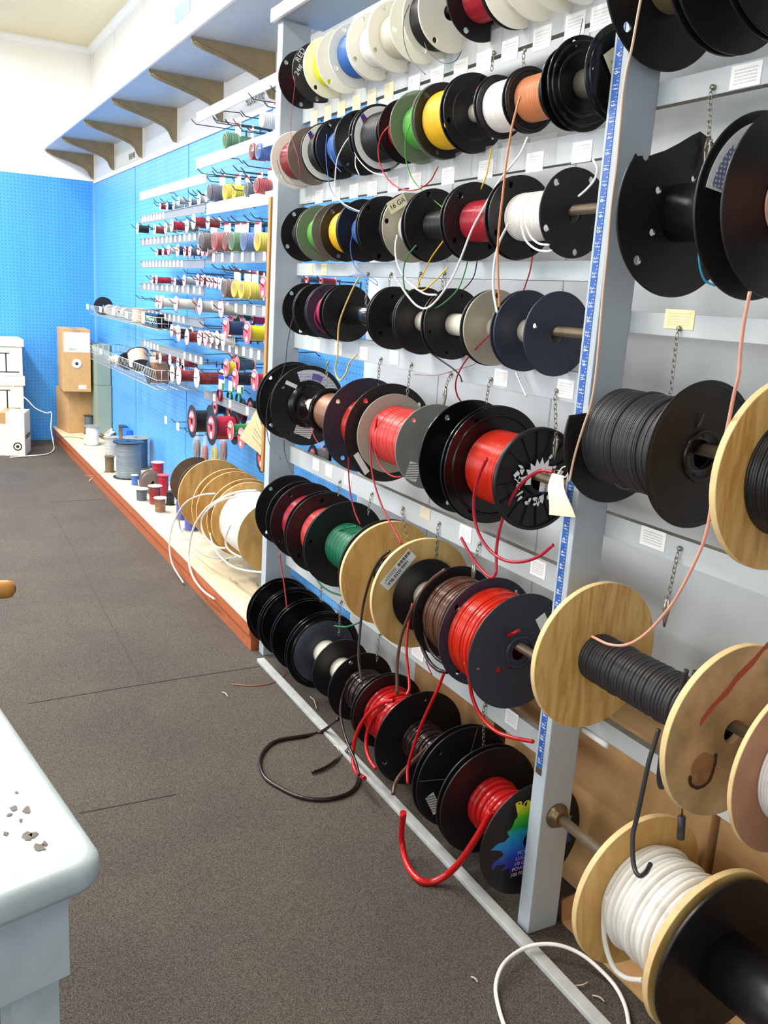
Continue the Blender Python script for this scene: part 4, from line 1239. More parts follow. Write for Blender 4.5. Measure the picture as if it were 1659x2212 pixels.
LW('r2b', [(1620, 630), (1608, 692), (1600, 752), (1596, 808), (1586, 850), (1575, 905), (1563, 962), (1550, 1022), (1538, 1083), (1527, 1145), (1510, 1195), (1469, 1277), (1437, 1324), (1396, 1368), (1356, 1392), (1316, 1392), (1279, 1375)], .975, 1.06, .0025, 'salmon', 8)
LW('r2a', [(1509, 540), (1513, 580), (1524, 607), (1545, 617)], 1.06, 1.10, .0018, 'sky', 7)
LW('r3a', [(1320, 1025), (1330, 1045), (1350, 1056), (1370, 1052), (1384, 1040)], 1.07, 1.10, .0027, 'soft_black', 8)
for s_ in (-1, 1):
    winding(SP['r3a'], XR, 1.052, 1.090 + s_ * .030, 1.097 + s_ * .030, .0885, 'soft_black', .0062, name='slack_turn')
LW('r5a', [(1312, 1935), (1304, 1985), (1308, 2040), (1325, 2088), (1352, 2112), (1389, 2118)], 1.03, 1.05, .0048, 'white', 10)
loose(SP['r5a'], [at(1096, 2235, 2, .006), at(1078, 2180, 2, .008), at(1071, 2130, 2, .01), at(1086, 2085, 2, .02), at(1122, 2054, 2, .02), at(1164, 2040, 2, .03), at(1212, 2043, 2, .035), at(1258, 2063, 2, .03), at(1300, 2098, 2, .02), at(1332, 2135, 2, .01), at(1352, 2178, 2, .008), at(1361, 2230, 2, .008)], .0040, 'white', seg=10)
# red cut end poking through the near flange on row six
mb = MB().tube([at(1096, 1374, 1, 1.405), at(1122, 1361, 1, 1.385)], .0042, 10)
obj('cable_stub', mb, wm('red'), SP['6h'])

# ------------------------------------------------------------ chains with clips hanging from the rails
def chain(p0, p1, label, clip=0, x=XR0 - .006):
    a, b = at(p0[0], p0[1], 0, x), at(p1[0], p1[1], 0, x)
    T = thing('hanging_chain', label, 'chain', tuple(a), 'small chains hanging from the rails')
    mb = MB()
    ln = (b - a).length
    n = max(2, int(ln / .0085))
    for k in range(n):
        c = a + (b - a) * ((k + .5) / n)
        d = Vector((0, 1, 0)) if k % 2 else Vector((1, 0, 0))
        L_, W_ = .0062, .0034
        mb.tube([c + Vector((0, 0, 1)) * (L_ * cos(q)) + d * (W_ * sin(q)) for q in [2 * pi * i / 10 for i in range(10)]], .0009, 5, close=True)
    obj('links', mb, 'chain_steel', T)
    mb = MB().lathe(FX(XR0 - .001, a.y, a.z + .008), [(0, .006), (.004, .005), (.005, .002), (.003, 0)], 12)
    mb.tube(smooth([(XR0, a.y, a.z + .008), (XR0 - .006, a.y, a.z + .008), (XR0 - .006, a.y, a.z)], 3), .0012, 6)
    obj('hook_screw', mb, 'chain_steel', T)
    if clip:
        mb = MB()
        for s_ in (-1, 1):
            q = [b + Vector((0, s_ * .002, .004)), b + Vector((0, s_ * .005, -.014)), b + Vector((0, s_ * .002, -.034)), b + Vector((0, s_ * .0008, -.046))]
            mb.tube(q, [.002, .003, .0024, .0012], 7)
        mb.tube([b + Vector((0, -.008, -.002)), b + Vector((0, .008, -.016))], .0016, 6)
        mb.tube([b + Vector((-.003, 0, -.016)), b + Vector((.003, 0, -.016))], .0035, 10)
        obj('alligator_clip', mb, 'chain_steel', T)
    return T
CH = [((1064, 123), (1062, 152), 0, 'short chain above the small white wire spool, second row'),
      ((1131, 117), (1131, 146), 0, 'short chain above the orange-brown wire spool, second row'),
      ((792, 598), (790, 664), 0, 'chain under the third rail beside the edge of the blue pegboard'),
      ((842, 598), (841, 617), 0, 'short chain over the fifth spool of the fourth row'),
      ((906, 598), (904, 630), 0, 'chain with yellow wire over the fourth row'),
      ((957, 598), (955, 628), 0, 'short chain over the left cream core spool, fourth row'),
      ((820, 781), (816, 836), 0, 'chain hanging above the large red wire spool of the fifth row'),
      ((886, 794), (879, 857), 0, 'chain hanging above the pinkish red wire spool'),
      ((706, 790), (706, 840), 0, 'chain in front of the blue pegboard above the leftmost fifth row spool'),
      ((971, 815), (962, 838), 1, 'chain with a bright clip above the large black spool, fifth row'),
      ((1057, 827), (1050, 870), 0, 'chain hanging above the orange-red wire spool, fifth row'),
      ((1199, 853), (1201, 945), 1, 'long chain and clip in front of the torn paper spool end'),
      ((732, 1045), (731, 1070), 0, 'short chain in front of blue pegboard above the sixth row'),
      ((801, 1072), (795, 1112), 0, 'chain above the dark green cable spool'),
      ((868, 1104), (883, 1165), 0, 'chain in front of the farther plywood disc'),
      ((946, 1137), (942, 1205), 0, 'chain in front of the nearer plywood disc'),
      ((1033, 1182), (1024, 1222), 1, 'chain with clip above the thick brown cable spool'),
      ((693, 1272), (693, 1300), 0, 'short chain above the lowest row under the green cable loop'),
      ((735, 1305), (732, 1372), 0, 'chain beside the dished black spool of the lowest row'),
      ((819, 1375), (814, 1428), 0, 'chain above the brown cable spool of the lowest row'),
      ((1045, 1530), (1044, 1616), 0, 'chain above the rainbow print spool'),
      ((1535, 200), (1531, 300), 1, 'brass coloured chain with clip at the broken black spool'),
      ((1463, 720), (1448, 850), 0, 'long chain ending in a dark knot at the black cable spool'),
      ((1464, 1195), (1442, 1300), 1, 'chain with narrow clip above the pink wire, nearer bay')]
for a, b, c, lab in CH:
    chain(a, b, lab, c)

# cream paper tags hanging on the near post and beside the far post
def sheet(name, px, xs, m, label, cat, bend=0):
    T = thing(name, label, cat, tuple(at(px[0][0], px[0][1], 0, xs[0])))
    P = [at(p[0], p[1], 0, x) for p, x in zip(px, xs)]
    mb = MB()
    n = 8
    vs = []
    for i in range(n + 1):
        t = i / n
        l, r_ = P[0].lerp(P[3], t), P[1].lerp(P[2], t)
        off = Vector((-bend * sin(pi * t), bend * .6 * sin(2 * pi * t), 0))
        vs += [l + off, r_ + off]
    th = Vector((.0006, 0, 0))
    m2 = len(vs)
    vs = vs + [v + th for v in vs]
    fs = []
    for i in range(n):
        a = i * 2
        fs += [(a, a + 1, a + 3, a + 2), (a + m2, a + 2 + m2, a + 3 + m2, a + 1 + m2), (a, a + 2, a + 2 + m2, a + m2), (a + 1, a + 1 + m2, a + 3 + m2, a + 3)]
    fs += [(0, m2, m2 + 1, 1), (2 * n, 2 * n + 1, 2 * n + 1 + m2, 2 * n + m2)]
    mb.add(vs, fs, False)
    obj('paper', mb, m, T)
    return T, P
tg, _ = sheet('hanging_tag', ((1193, 1022), (1218, 1028), (1243, 1118), (1186, 1112)), (1.068, 1.062, 1.058, 1.062), 'tag_paper', 'blank cream paper tag tied at the middle rack post', 'tag', .006)
mb = MB().tube(smooth([at(1212, 1032, 0, 1.06), at(1222, 1030, 0, 1.06), at(1230, 1018, 0, 1.065), at(1228, 1008, 0, 1.07), at(1215, 1010, 0, 1.07), at(1206, 1024, 0, 1.066)], 4), .0012, 6)
obj('tie_string', mb, 'tag_paper', tg)
tg, P = sheet('hanging_tag', ((553, 886), (576, 950), (575, 991), (517, 946)), (1.09, 1.09, 1.09, 1.06), 'manila', 'manila paper tag with printed lines beside the wooden lath', 'tag', 0)
mb = MB()
c = at(560, 925, 0, 1.083)
for k in range(5):
    text(mb, ('WIRE', 'NO 12', 'FT')[k % 3], FX(1.0795, c.y + .01 - k * .006, c.z + .008 - k * .004) @ Matrix.Rotation(radians(-48), 4, 'Z') @ Matrix.Translation((0, -k * .006, 0)), .011)
def bil(P, u, v):
    return P[0].lerp(P[1], u).lerp(P[3].lerp(P[2], u), v)
mb = MB()
for v, u0, u1, r in ((.18, .25, .9, .0005), (.36, .3, .8, .0013), (.48, .3, .6, .0005), (.62, .35, .75, .0011)):
    mb.tube([bil(P, u0 + (u1 - u0) * k / 8, v + .02 * (k % 2)) - Vector((.002, 0, 0)) for k in range(9)], r, 4)
obj('tag_print', mb, 'ink_grey', tg)

# ------------------------------------------------------------ price strips in front of the hooks
XS = 1.22
def strip(label, y0, y1, zc, h, tags, tw=.030, m='strip_clear'):
    T = thing('price_strip', label, 'price strip', (XS, (y0 + y1) / 2, zc), 'clear price strips along the pegboard')
    mb = MB().box(XS, XS + .002, y0, y1, zc - h / 2, zc + h / 2)
    mb.box(XS - .003, XS, y0, y1, zc - h / 2, zc - h / 2 + .004).box(XS - .003, XS, y0, y1, zc + h / 2 - .004, zc + h / 2)
    obj('channel', mb, m, T)
    card = None
    for y in tags:
        if not card:
            card = obj('price_card', MB().box(XS - .0022, XS - .0004, -tw / 2, tw / 2, -h / 2 + .006, h / 2 - .004), 'tag_card', T)
            card.data.transform(Matrix.Translation((0, T.location.y, T.location.z)))
            card.location = (0, y - T.location.y, 0)
        else:
            c = card.copy()
            COL.objects.link(c)
            c.location = (0, y - T.location.y, 0)
    # slim brackets joining the strip to the pegboard
    for y in (y0 + .12, y1 - .12):
        mb = MB()
        mb.tube([Vector((XS + .002, y, zc + h / 2)), Vector((XW - .02, y, zc + h / 2 + .008)), Vector((XW - .006, y, zc + h / 2 - .006)), Vector((XW, y, zc + h / 2 - .006))], .0022, 6)
        obj('strip_arm', mb, 'hook_steel', T)
lin = lambda a, b, n: [a + (b - a) * (k + .5) / n for k in range(n)]
ords = ['topmost', 'second', 'third', 'fourth', 'fifth', 'sixth', 'seventh', 'lowest']
for k, (z, tg_) in enumerate(((1.727, []), (1.603, lin(4.7, 5.2, 8)), (1.484, lin(4.05, 5.2, 14)), (1.366, lin(4.35, 5.18, 12)), (1.247, lin(4.03, 5.18, 12)), (1.104, lin(4.3, 5.16, 10)), (.936, lin(4.8, 5.16, 5) + [4.32, 4.22, 4.13, 4.05]))):
    strip('%s clear price strip on the farther pegboard section' % (ords[k] if k < 6 else 'lowest'), 4.02, 5.24, z, .040, tg_, m='tag_card' if k < 1 else 'strip_clear')  # topmost channel coloured white, its glare painted in
for k, (z, y0, tg_, h) in enumerate(((1.988, 3.0, [], .042), (1.796, 3.0, [], .044), (1.595, 3.0, [], .046), (1.389, 3.0, lin(3.2, 3.95, 6), .046), (1.189, 3.0, lin(3.2, 3.95, 7), .045), (1.023, 3.0, lin(3.25, 3.95, 8), .045), (.792, 3.0, lin(3.3, 3.95, 3), .042))):
    strip('%s price strip on the nearer pegboard section beside the rack' % (ords[k] if k < 6 else 'lowest'), y0, 4.00 if k > 1 else 4.17, z, h, tg_, m='tag_card' if k < 3 else 'strip_clear')  # upper three channels whitened, strong light put into their colour

# ------------------------------------------------------------ peg hooks
hook0 = None
HOOKN = [0]
def hook(y, z, ln=.235):
    """straight steel peg hook with an upturned tip"""
    global hook0
    lab = 'steel peg hook with upturned tip on the blue pegboard'
    if hook0 is None:
        mb = MB()
        mb.tube(smooth([(-.001, 0, -.0), (-.012, 0, 0), (-.02, 0, .0), (-.12, 0, .0), (-.205, 0, .0), (-.218, 0, .003), (-.235, 0, .018)], 4), .0021, 6)
        mb.tube([(-.003, 0, .006), (-.003, 0, -.02)], .0025, 6)
        hook0 = obj('peg_hook', mb, 'hook_steel', None, None, (0, 0, 0))
        tag(hook0, lab, 'hook', 'peg hooks on the blue pegboard')
        o = hook0
    else:
        o = hook0.copy()
        COL.objects.link(o)
    o.location = (XW, y, z)
    o.scale = (ln / .235, 1, 1)
    return o
def arm_at(px, py, x):
    return at(px, py, 0, x)

def mini_mesh(fr, wr, ln, col, fm, label=None):
    """small wire spool on a peg hook: axis across the aisle, front flange at x=0"""
    return fr, wr, ln, col, fm
MINI = {}
CNT = {}
def mini(px, py, rpx, col, fm, x=1.19, ln=.045, row='', label=None, wr=None, big=False, red=False):
    p = at(px, py, 0, x)
    dep = (p - CAM_O).dot(CF)
    r = rpx * dep / F_PX
    rq = round(r / .003) * .003
    key = (rq, col, fm, round(ln, 3), red)
    if key not in MINI:
        T = thing('small_wire_spool', label, 'spool', tuple(p), 'small wire spools hanging on peg hooks')
        F = FX(0, 0, 0)
        o_ = Vector((0, 0, 0))
        loc = T.location.copy()
        T.location = (0, 0, 0)
        for h in (0, -ln):
            mb = MB().plate(FX(-h, 0, 0), circ(rq, 28), [circ(min(.006, rq * .25), 10)], .0024, .0005)
            fo = obj('flange', mb, fm, T)
            if red and h == 0:
                m2 = MB()
                # printed red and cream face
                m2.plate(FX(-.0016, 0, 0), circ(rq * .66 if red == 2 else rq * .93, 28), [circ(rq * .2, 10)], .0006, 0, 0)
                m2.plate(FX(-.0024, 0, 0), circ(rq * (.2 if red == 2 else .26), 16, 0, -rq * (.42 if red == 2 else .56)), [], .0006, 0, 1)
                m2.plate(FX(-.0024, 0, 0), arcpatch(radians(40), radians(150), rq * .3, rq * (.56 if red == 2 else .8), 8), [], .0006, 0, 2)
                obj('printed_face', m2, ['flange_red', 'tag_card', 'flange_pink'], fo)
        n = max(6, min(12, int(ln / .004)))
        w_ = wr or rq * .66
        prof = [(.006, -.002)] + [(w_ + (.0006 if k % 2 else -.0006), -.002 - (ln - .004) * k / (2 * n)) for k in range(2 * n + 1)] + [(.006, -ln + .002)]
        # local z of FX points to -X; the body lies toward the wall (+X)
        obj('wire_winding', MB().lathe(FX(0, 0, 0), prof, 28), wm(col), T)
        T.location = loc
        MINI[key] = T
    else:
        T = dup(MINI[key], tuple(p), label)
    T['label'] = label
    hook(p.y, p.z + .002, XW - x + .035 if not big else XW - x + .02)
    return T
PK, AQ, WH = 'flange_pink', 'flange_aqua', 'flange_white'
P3 = ['first', 'second', 'third', 'fourth', 'fifth', 'sixth', 'seventh', 'eighth', 'ninth', 'tenth']
def rowof(rowname, items, x=1.2, ln=.04):
    for k, it in enumerate(items):
        px, py, r, col, fm, cn = it[:6]
        L_ = it[6] if len(it) > 6 else ln
        fn = {PK: 'pink', AQ: 'aqua', WH: 'white'}[fm]
        mini(px, py, r, col, fm, x, L_, label='small %s ended spool of %s wire, %s in %s of far pegboard' % (fn, cn, P3[k], rowname))
rowof('top hook row', [(346, 446, 8, 'crimson', WH, 'red', .03), (361, 446, 8.5, 'navy', AQ, 'navy', .04), (375, 444, 9.5, 'grey', AQ, 'grey', .05), (386, 434, 10, 'grey', AQ, 'pale grey', .06), (411, 436, 10, 'slate', AQ, 'slate', .05), (430, 430, 13, 'cream', AQ, 'cream'), (446, 424, 12.5, 'black', AQ, 'black')], 1.22)
rowof('second hook row', [(297, 494, 12.5, 'black', AQ, 'black', .06), (334, 496, 12, 'dark_red', AQ, 'dark red', .06), (358, 492, 13, 'grey', AQ, 'grey', .05), (371, 487, 13, 'crimson', AQ, 'crimson', .06), (404, 488, 14, 'slate', AQ, 'slate blue', .05), (418, 479, 16.5, 'crimson', AQ, 'bright crimson', .07), (449, 481, 14.5, 'dark_red', AQ, 'deep red', .05)], 1.18)
rowof('third hook row', [(339, 544, 9.5, 'dark_brown', PK, 'dark brown', .03), (352, 544, 9.5, 'crimson', PK, 'crimson', .03), (364, 540, 11, 'cream', PK, 'cream', .04), (384, 541, 14, 'navy', PK, 'navy', .05), (399, 543, 11, 'dark_red', PK, 'dark red', .03), (410, 544, 12, 'slate_dark', PK, 'slate', .05), (429, 539, 12, 'grey', PK, 'grey', .03), (438, 541, 12, 'cream', PK, 'pale cream', .03), (447, 543, 11, 'grey', PK, 'pale grey', .03)], 1.2)
rowof('fourth hook row', [(329, 604, 9.5, 'dark_red', PK, 'dark red', .02), (338, 604, 10.5, 'crimson', PK, 'crimson', .075), (378, 609, 10, 'navy', PK, 'navy', .05), (398, 606, 12.5, 'grey', PK, 'grey', .06), (427, 605, 13, 'dark_red', PK, 'deep red', .03), (437, 607, 12, 'brown', PK, 'brown', .03), (449, 608, 12, 'dark_red', PK, 'maroon', .03), (457, 610, 12, 'cream', PK, 'cream', .03), (466, 611, 12, 'grey', PK, 'pale grey', .03), (475, 613, 12, 'slate', AQ, 'slate', .04)], 1.19)
rowof('fifth hook row', [(339, 652, 14.5, 'dark_red', PK, 'dark red', .03), (347, 653, 14, 'cream', PK, 'cream', .085), (380, 656, 17, 'cream', PK, 'pale cream', .09), (432, 662, 18.5, 'grey', PK, 'pale grey', .1), (478, 669, 17, 'grey', PK, 'grey', .06)], 1.17)
rowof('sixth hook row', [(371, 714, 14, 'cream', PK, 'cream', .03), (386, 721, 17, 'black', PK, 'black', .06), (404, 728, 17, 'dark_red', PK, 'dark red', .07), (431, 730, 16, 'dark_red', WH, 'maroon', .04), (444, 730, 16, 'cream', PK, 'pale cream', .05), (458, 729, 13, 'white', WH, 'white', .05), (470, 731, 14, 'white', WH, 'bright white', .05), (482, 736, 14, 'white', WH, 'plain white', .04)], 1.16)
rowof('seventh hook row', [(334, 770, 10, 'copper', WH, 'copper', .04), (346, 774, 11.5, 'dark_red', WH, 'dark red', .07), (367, 777, 11, 'dark_red', WH, 'deep red', .05), (384, 783, 10.5, 'dark_red', WH, 'maroon', .04), (395, 786, 11, 'dark_red', WH, 'wine red', .07)], 1.2)
rowof('lowest hook row', [(372, 806, 18.5, 'dark_red', WH, 'dark red', .05), (386, 812, 19, 'dark_red', WH, 'deep red', .085), (425, 817, 21, 'dark_red', WH, 'wine red', .115)], 1.15)
# spare hooks
for px, py, x in ((300, 482, 1.1), (305, 640, 1.13), (292, 637, 1.14), (310, 762, 1.18), (331, 430, 1.2), (345, 428, 1.2), (405, 412, 1.2), (415, 410, 1.2), (425, 410, 1.2),
                  (413, 258, 1.15), (460, 255, 1.19), (485, 258, 1.2), (503, 258, 1.18), (520, 240, 1.17), (568, 218, 1.17), (583, 185, 1.18), (597, 205, 1.2),
                  (458, 370, 1.18), (475, 370, 1.19), (520, 362, 1.18), (525, 372, 1.18), (446, 382, 1.2), (500, 400, 1.2), (540, 460, 1.18), (536, 385, 1.19), (490, 470, 1.2), (505, 575, 1.19),
                  (430, 695, 1.17), (440, 700, 1.17), (420, 790, 1.16), (432, 798, 1.16), (440, 806, 1.16), (500, 573, 1.2), (370, 905, 1.22), (383, 918, 1.22), (397, 925, 1.2),
                  (458, 590, 1.2), (396, 582, 1.2), (433, 582, 1.2), (560, 470, 1.17), (480, 580, 1.2)):
    p = at(px, py, 0, x)
    hook(p.y, p.z - .016, XW - x)

# red faced spools nearer the rack
def rf(px, py, r, col, ln, x, label, black=False, m=None):
    return mini(px, py, r, col, m or (B if black else 'flange_pink'), x, ln, label=label, big=True, red=2 if black else 1)
rf(488, 708, 22, 'navy', .075, 1.17, 'small red faced spool of dark blue wire in the middle of the nearer pegboard')
rf(534, 719, 24, 'lemon', .075, 1.16, 'small red faced spool of yellow wire beside the lath, middle of the nearer pegboard', m='flange_pink')
rf(500, 687, 14, 'forest', .05, 1.26, 'tiny pink faced spool of green wire above the dark blue one')
rf(522, 684, 13, 'deep_green', .05, 1.27, 'tiny pink faced spool of dark green wire above the yellow one')
rf(546, 690, 14, 'magenta', .06, 1.27, 'tiny spool of magenta wire above the yellow one', black=True)
rf(569, 620, 24, 'crimson', .06, 1.17, 'red faced spool of crimson wire beside the lath, upper middle')
rf(489, 794, 19.5, 'lemon', .03, 1.18, 'red faced spool with a narrow band of yellow wire, lower nearer pegboard')
rf(512, 787, 17, 'slate_dark', .07, 1.22, 'pink faced spool of shiny dark grey wire, lower nearer pegboard')
rf(503, 773, 13, 'forest', .06, 1.26, 'tiny pink faced spool of dark green wire, lower nearer pegboard')
rf(508, 818, 22, 'black', .08, 1.16, 'red faced spool of black wire, lower nearer pegboard')
rf(550, 822, 22, 'crimson', .06, 1.16, 'red faced spool of crimson wire behind the leftmost fifth row spool')
rf(415, 910, 36, 'black', .085, 1.15, 'black rimmed red centred spool of black wire low on the pegboard', True)
rf(457, 924, 38, 'crimson', .10, 1.15, 'black rimmed red centred spool of pink-red wire low on the pegboard', True)
rf(498, 930, 22, 'forest', .075, 1.14, 'cream and red faced spool of green wire low on the pegboard')
rf(521, 946, 22, 'navy', .06, 1.13, 'red faced spool of navy wire half behind the manila tag')
rf(565, 990, 32, 'black', .05, 1.16, 'black rimmed spool lowest beside the lath', True)
rf(497, 889, 28, 'crimson', .06, 1.26, 'black rimmed spool behind the pink-red one, low on the pegboard', True)
rf(465, 880, 22, 'black', .05, 1.29, 'small black rimmed spool far back against the low pegboard', True)
rf(541, 880, 22, 'black', .05, 1.29, 'small black spool behind the lowest price strip', True)

rf(694, 607, 10, 'crimson', .05, 1.25, 'red faced spool seen through the rack above the fourth row')
rf(640, 604, 10, 'copper', .05, 1.25, 'pale faced copper wire spool seen through the rack above the fourth row')
rf(663, 603, 9, 'slate_dark', .05, 1.27, 'small grey wire spool seen through the rack above the fourth row')
rf(676, 985, 26, 'grey', .05, 1.2, 'black rimmed spool seen through the rack beneath the leftmost fifth row spool', True)
# hanging packs: card, coil of wire, clear cover
PACK = {}
def pack(px, py, rpx, col, x, label, h=.145, wd=.1, hangs=True, white=True):
    x += .055
    p = at(px, py, 0, x)
    dep = (p - CAM_O).dot(CF)
    r = rpx * dep / F_PX
    key = (col, round(r, 3), white)
    if key not in PACK:
        T = thing('wire_pack', label, 'wire pack', tuple(p), 'carded wire coils hanging on the pegboard')
        loc = T.location.copy()
        T.location = (0, 0, 0)
        top = r + .042
        mb = MB().box(.010, .0106, -r * 1.05, r * 1.05, -r * 1.05, top)
        ca = obj('backing_card', mb, 'pack_card', T)
        obj('red_header', MB().box(.0088, .0098, -r * 1.05 + .02, r * 1.05, top - .010, top), 'pack_red', ca)
        obj('card_print', MB().box(.0088, .0098, r * 1.05 - .018, r * 1.05, top - .035, top - .014), 'barcode_label', ca)
        mb = MB()
        random.seed(hash(col) % 97)
        for k in range(15):
            rr = r * (.92 - .03 * (k % 2) - random.uniform(0, .03))
            mb.tube([(.004 - .0034 * k, rr * cos(2 * pi * i / 28), rr * sin(2 * pi * i / 28)) for i in range(28)], .0034, 6, close=True)
        obj('wire_coil', mb, wm(col), T)
        mb = MB().lathe(FX(.0088, 0, 0), [(r * 1.02, 0), (r * 1.0, .052), (r * .92, .058), (0, .058)], 28)
        obj('clear_cover', mb, 'pack_clear', T)
        T.location = loc
        PACK[key] = T
    else:
        T = dup(PACK[key], tuple(p), label)
    if hangs:
        hook(p.y, p.z + r + .036, XW - x + .10)
    return T
for px, py, r, col, x, lab in (
    (509, 306, 17, 'forest', 1.2, 'carded coil of green wire, left one of two on the topmost hooks'),
    (537, 312, 15, 'forest', 1.25, 'carded coil of green wire, right one of two on the topmost hooks'),
    (568, 330, 17, 'dark_red', 1.2, 'carded coil of dark red wire just above the second price strip'),
    (583, 330, 17, 'blue', 1.2, 'carded coil of blue wire beside the white spool'),
    (591, 262, 16, 'white', 1.2, 'carded coil of white wire on the topmost hooks'),
    (475, 418, 18, 'navy', 1.18, 'carded coil of dark blue wire on the second hook line, leftmost'),
    (509, 416, 17, 'lemon', 1.2, 'carded coil of yellow wire, left one of two on the second hook line'),
    (528, 417, 15, 'lemon', 1.22, 'carded coil of yellow wire, right one of two on the second hook line'),
    (556, 412, 15, 'slate_dark', 1.2, 'carded coil of dark grey wire on the second hook line'),
    (579, 404, 16, 'crimson', 1.18, 'carded coil of red wire on the second hook line beside the rack'),
    (457, 524, 20, 'dark_brown', 1.17, 'carded coil of dark brown wire on the third hook line'),
    (486, 523, 20, 'crimson', 1.17, 'carded coil of red wire on the third hook line'),
    (509, 523, 20, 'dark_red', 1.19, 'carded coil of dark red wire on the third hook line'),
    (524, 523, 20, 'forest', 1.17, 'carded coil of green wire on the third hook line'),
    (551, 524, 20, 'blue', 1.17, 'carded coil of blue wire on the third hook line'),
    (581, 524, 20, 'lemon', 1.17, 'carded coil of yellow wire on the third hook line beside the lath'),
    (507, 624, 20, 'brown', 1.17, 'carded coil of brown wire on the fourth hook line'),
    (529, 626, 18, 'lemon', 1.18, 'carded coil of yellow wire on the fourth hook line, leftmost of three'),
    (545, 628, 18, 'lemon', 1.18, 'carded coil of yellow wire on the fourth hook line, middle of three'),
    (560, 630, 17, 'lemon', 1.2, 'carded coil of yellow wire on the fourth hook line, rightmost of three'),
    (679, 404, 10, 'lemon', 1.25, 'carded coil of yellow wire seen through the rack under the second row'),
    (689, 226, 9, 'forest', 1.25, 'carded coil of green wire seen through the rack under the top row'),
    (785, 402, 12, 'blue', 1.3, 'carded coil of blue wire seen through the rack under the white lined spool')):
    pack(px, py, r, col, x, lab)
# small blister cards
for k, (px, py) in enumerate(((478, 826), (500, 830), (519, 834))):
    p = at(px, py, 0, 1.22 + .01 * k)
    T = thing('blister_card', 'blue, white and green blister card, %s of three under the red faced spools' % ('leftmost', 'middle', 'rightmost')[k], 'blister card', tuple(p), 'blister cards low on the pegboard')
    obj('card', MB().box(p.x, p.x + .001, p.y - .038, p.y + .038, p.z - .03, p.z + .03), 'tag_card', T)
    obj('blue_header', MB().box(p.x - .0012, p.x - .0002, p.y - .038, p.y + .038, p.z + .013, p.z + .03), 'print_blue_deep' if 'print_blue_deep' in MATS else mat('print_blue_deep', (34, 60, 170), .5), T)
    obj('green_corner', MB().box(p.x - .0012, p.x - .0002, p.y - .038, p.y - .012, p.z - .03, p.z + .0), mat('print_green', (20, 110, 40), .5), T)
    mb = MB()
    for q in range(5):
        mb.tube([(p.x - .004 - .003 * (q // 2), p.y + .028 * cos(2 * pi * i / 20), p.z - .055 + .024 * sin(2 * pi * i / 20)) for i in range(20)], .0028, 5, close=True)
    obj('wire_coil', mb, wm(('crimson', 'deep_green', 'deep_green')[k]), T)
    hook(p.y, p.z + .036, .2)
# bags of coils at the bottom of the pegboard
for k, (px, py, col, cn) in enumerate(((423, 962, 'brown', 'brown'), (440, 975, 'pink_red', 'pink'), (461, 980, 'lemon', 'yellow'), (480, 966, 'dark_red', 'dark red'))):
    p = at(px, py, 0, 1.24 + .015 * (k % 2))
    T = thing('coil_bag', 'clear bag with a coil of %s wire under the black rimmed spools' % cn, 'bag', tuple(p), 'clear bags of wire coils low on the pegboard')
    mb = MB()
    for q in range(5):
        mb.tube([(p.x + .003 * q, p.y + .024 * cos(2 * pi * i / 20), p.z - .02 + .045 * sin(2 * pi * i / 20)) for i in range(20)], .004, 6, close=True)
    obj('wire_coil', mb, wm(col), T)
    mb = MB()
    n = 14
    vs, fs = [], []
    for j in range(n + 1):
        z = -.075 + .16 * j / n
        wdt = .032 - .018 * max(0, (j - 8) / 6)
        dp = .014 * sin(pi * min(1, (j + .5) / n)) + .003
        for q in range(16):
            a = 2 * pi * q / 16
            vs.append((p.x + .006 + (dp + .002 * sin(5 * a + j)) * cos(a), p.y + wdt * sin(a), p.z + z))
    for j in range(n):
        for q in range(16):
            fs.append((j * 16 + q, j * 16 + (q + 1) % 16, (j + 1) * 16 + (q + 1) % 16, (j + 1) * 16 + q))
    mb.add(vs, fs, True)
    obj('clear_bag', mb, mat('bag_clear', (214, 212, 212), .15, alpha=.3), T)
    hook(p.y, p.z + .078, .2)
# two bare tags on the low hooks
for k, (px, py) in enumerate(((358, 907), (384, 921))):
    p = at(px, py, 0, 1.17)
    T = obj('hook_price_tag', MB().box(p.x, p.x + .0015, p.y - .022, p.y + .022, p.z - .02, p.z + .018, .0005), 'tag_card', None, None, tuple(p))
    T.data.transform(Matrix.Identity(4))
    tag(T, 'small square white tag on the tip of a low bare hook, %s one' % ('left', 'right')[k], 'price tag', 'white tags on bare hooks')

# ------------------------------------------------------------ wire baskets on the pegboard
def basket(y0, y1, z0, z1, x0, label):
    T = thing('wire_basket', label, 'basket', ((x0 + XW) / 2, (y0 + y1) / 2, z0))
    x1 = XW - .008
    r = .0013
    mb = MB()
    for z, xx in ((z1, x0), ((z0 + z1) / 2, x0 + .008), (z0, x0 + .016)):
        mb.tube([(xx, y0, z), (xx, y1, z), (x1, y1, z), (x1, y0, z)], r * (1.5 if z == z1 else 1), 6, close=True)
    obj('rim_wires', mb, 'wire_steel', T)
    mb = MB()
    n = int((y1 - y0) / .038)
    for k in range(n + 1):
        y = y0 + (y1 - y0) * k / n
        mb.tube([(x0, y, z1), (x0 + .016, y, z0), (x1, y, z0), (x1, y, z1)], .0010, 5)
    for y in (y0, y1):
        for k in range(1, 7):
            x = x0 + (x1 - x0) * k / 7
            mb.tube([(x, y, z1), (x, y, z0)], .0014, 5)
    for k in range(1, 4):
        x = x0 + (x1 - x0) * k / 4
        mb.tube([(x, y0, z0), (x, y1, z0)], .0016, 5)
    obj('cross_wires', mb, 'wire_steel', T)
    return T
bk1 = basket(4.62, 6.50, 1.040, 1.100, 1.15, 'upper long wire basket of clear spools on the blue pegboard')
bk2 = basket(4.62, 6.48, .735, .835, 1.15, 'lower long wire basket holding copper coloured wire spools')
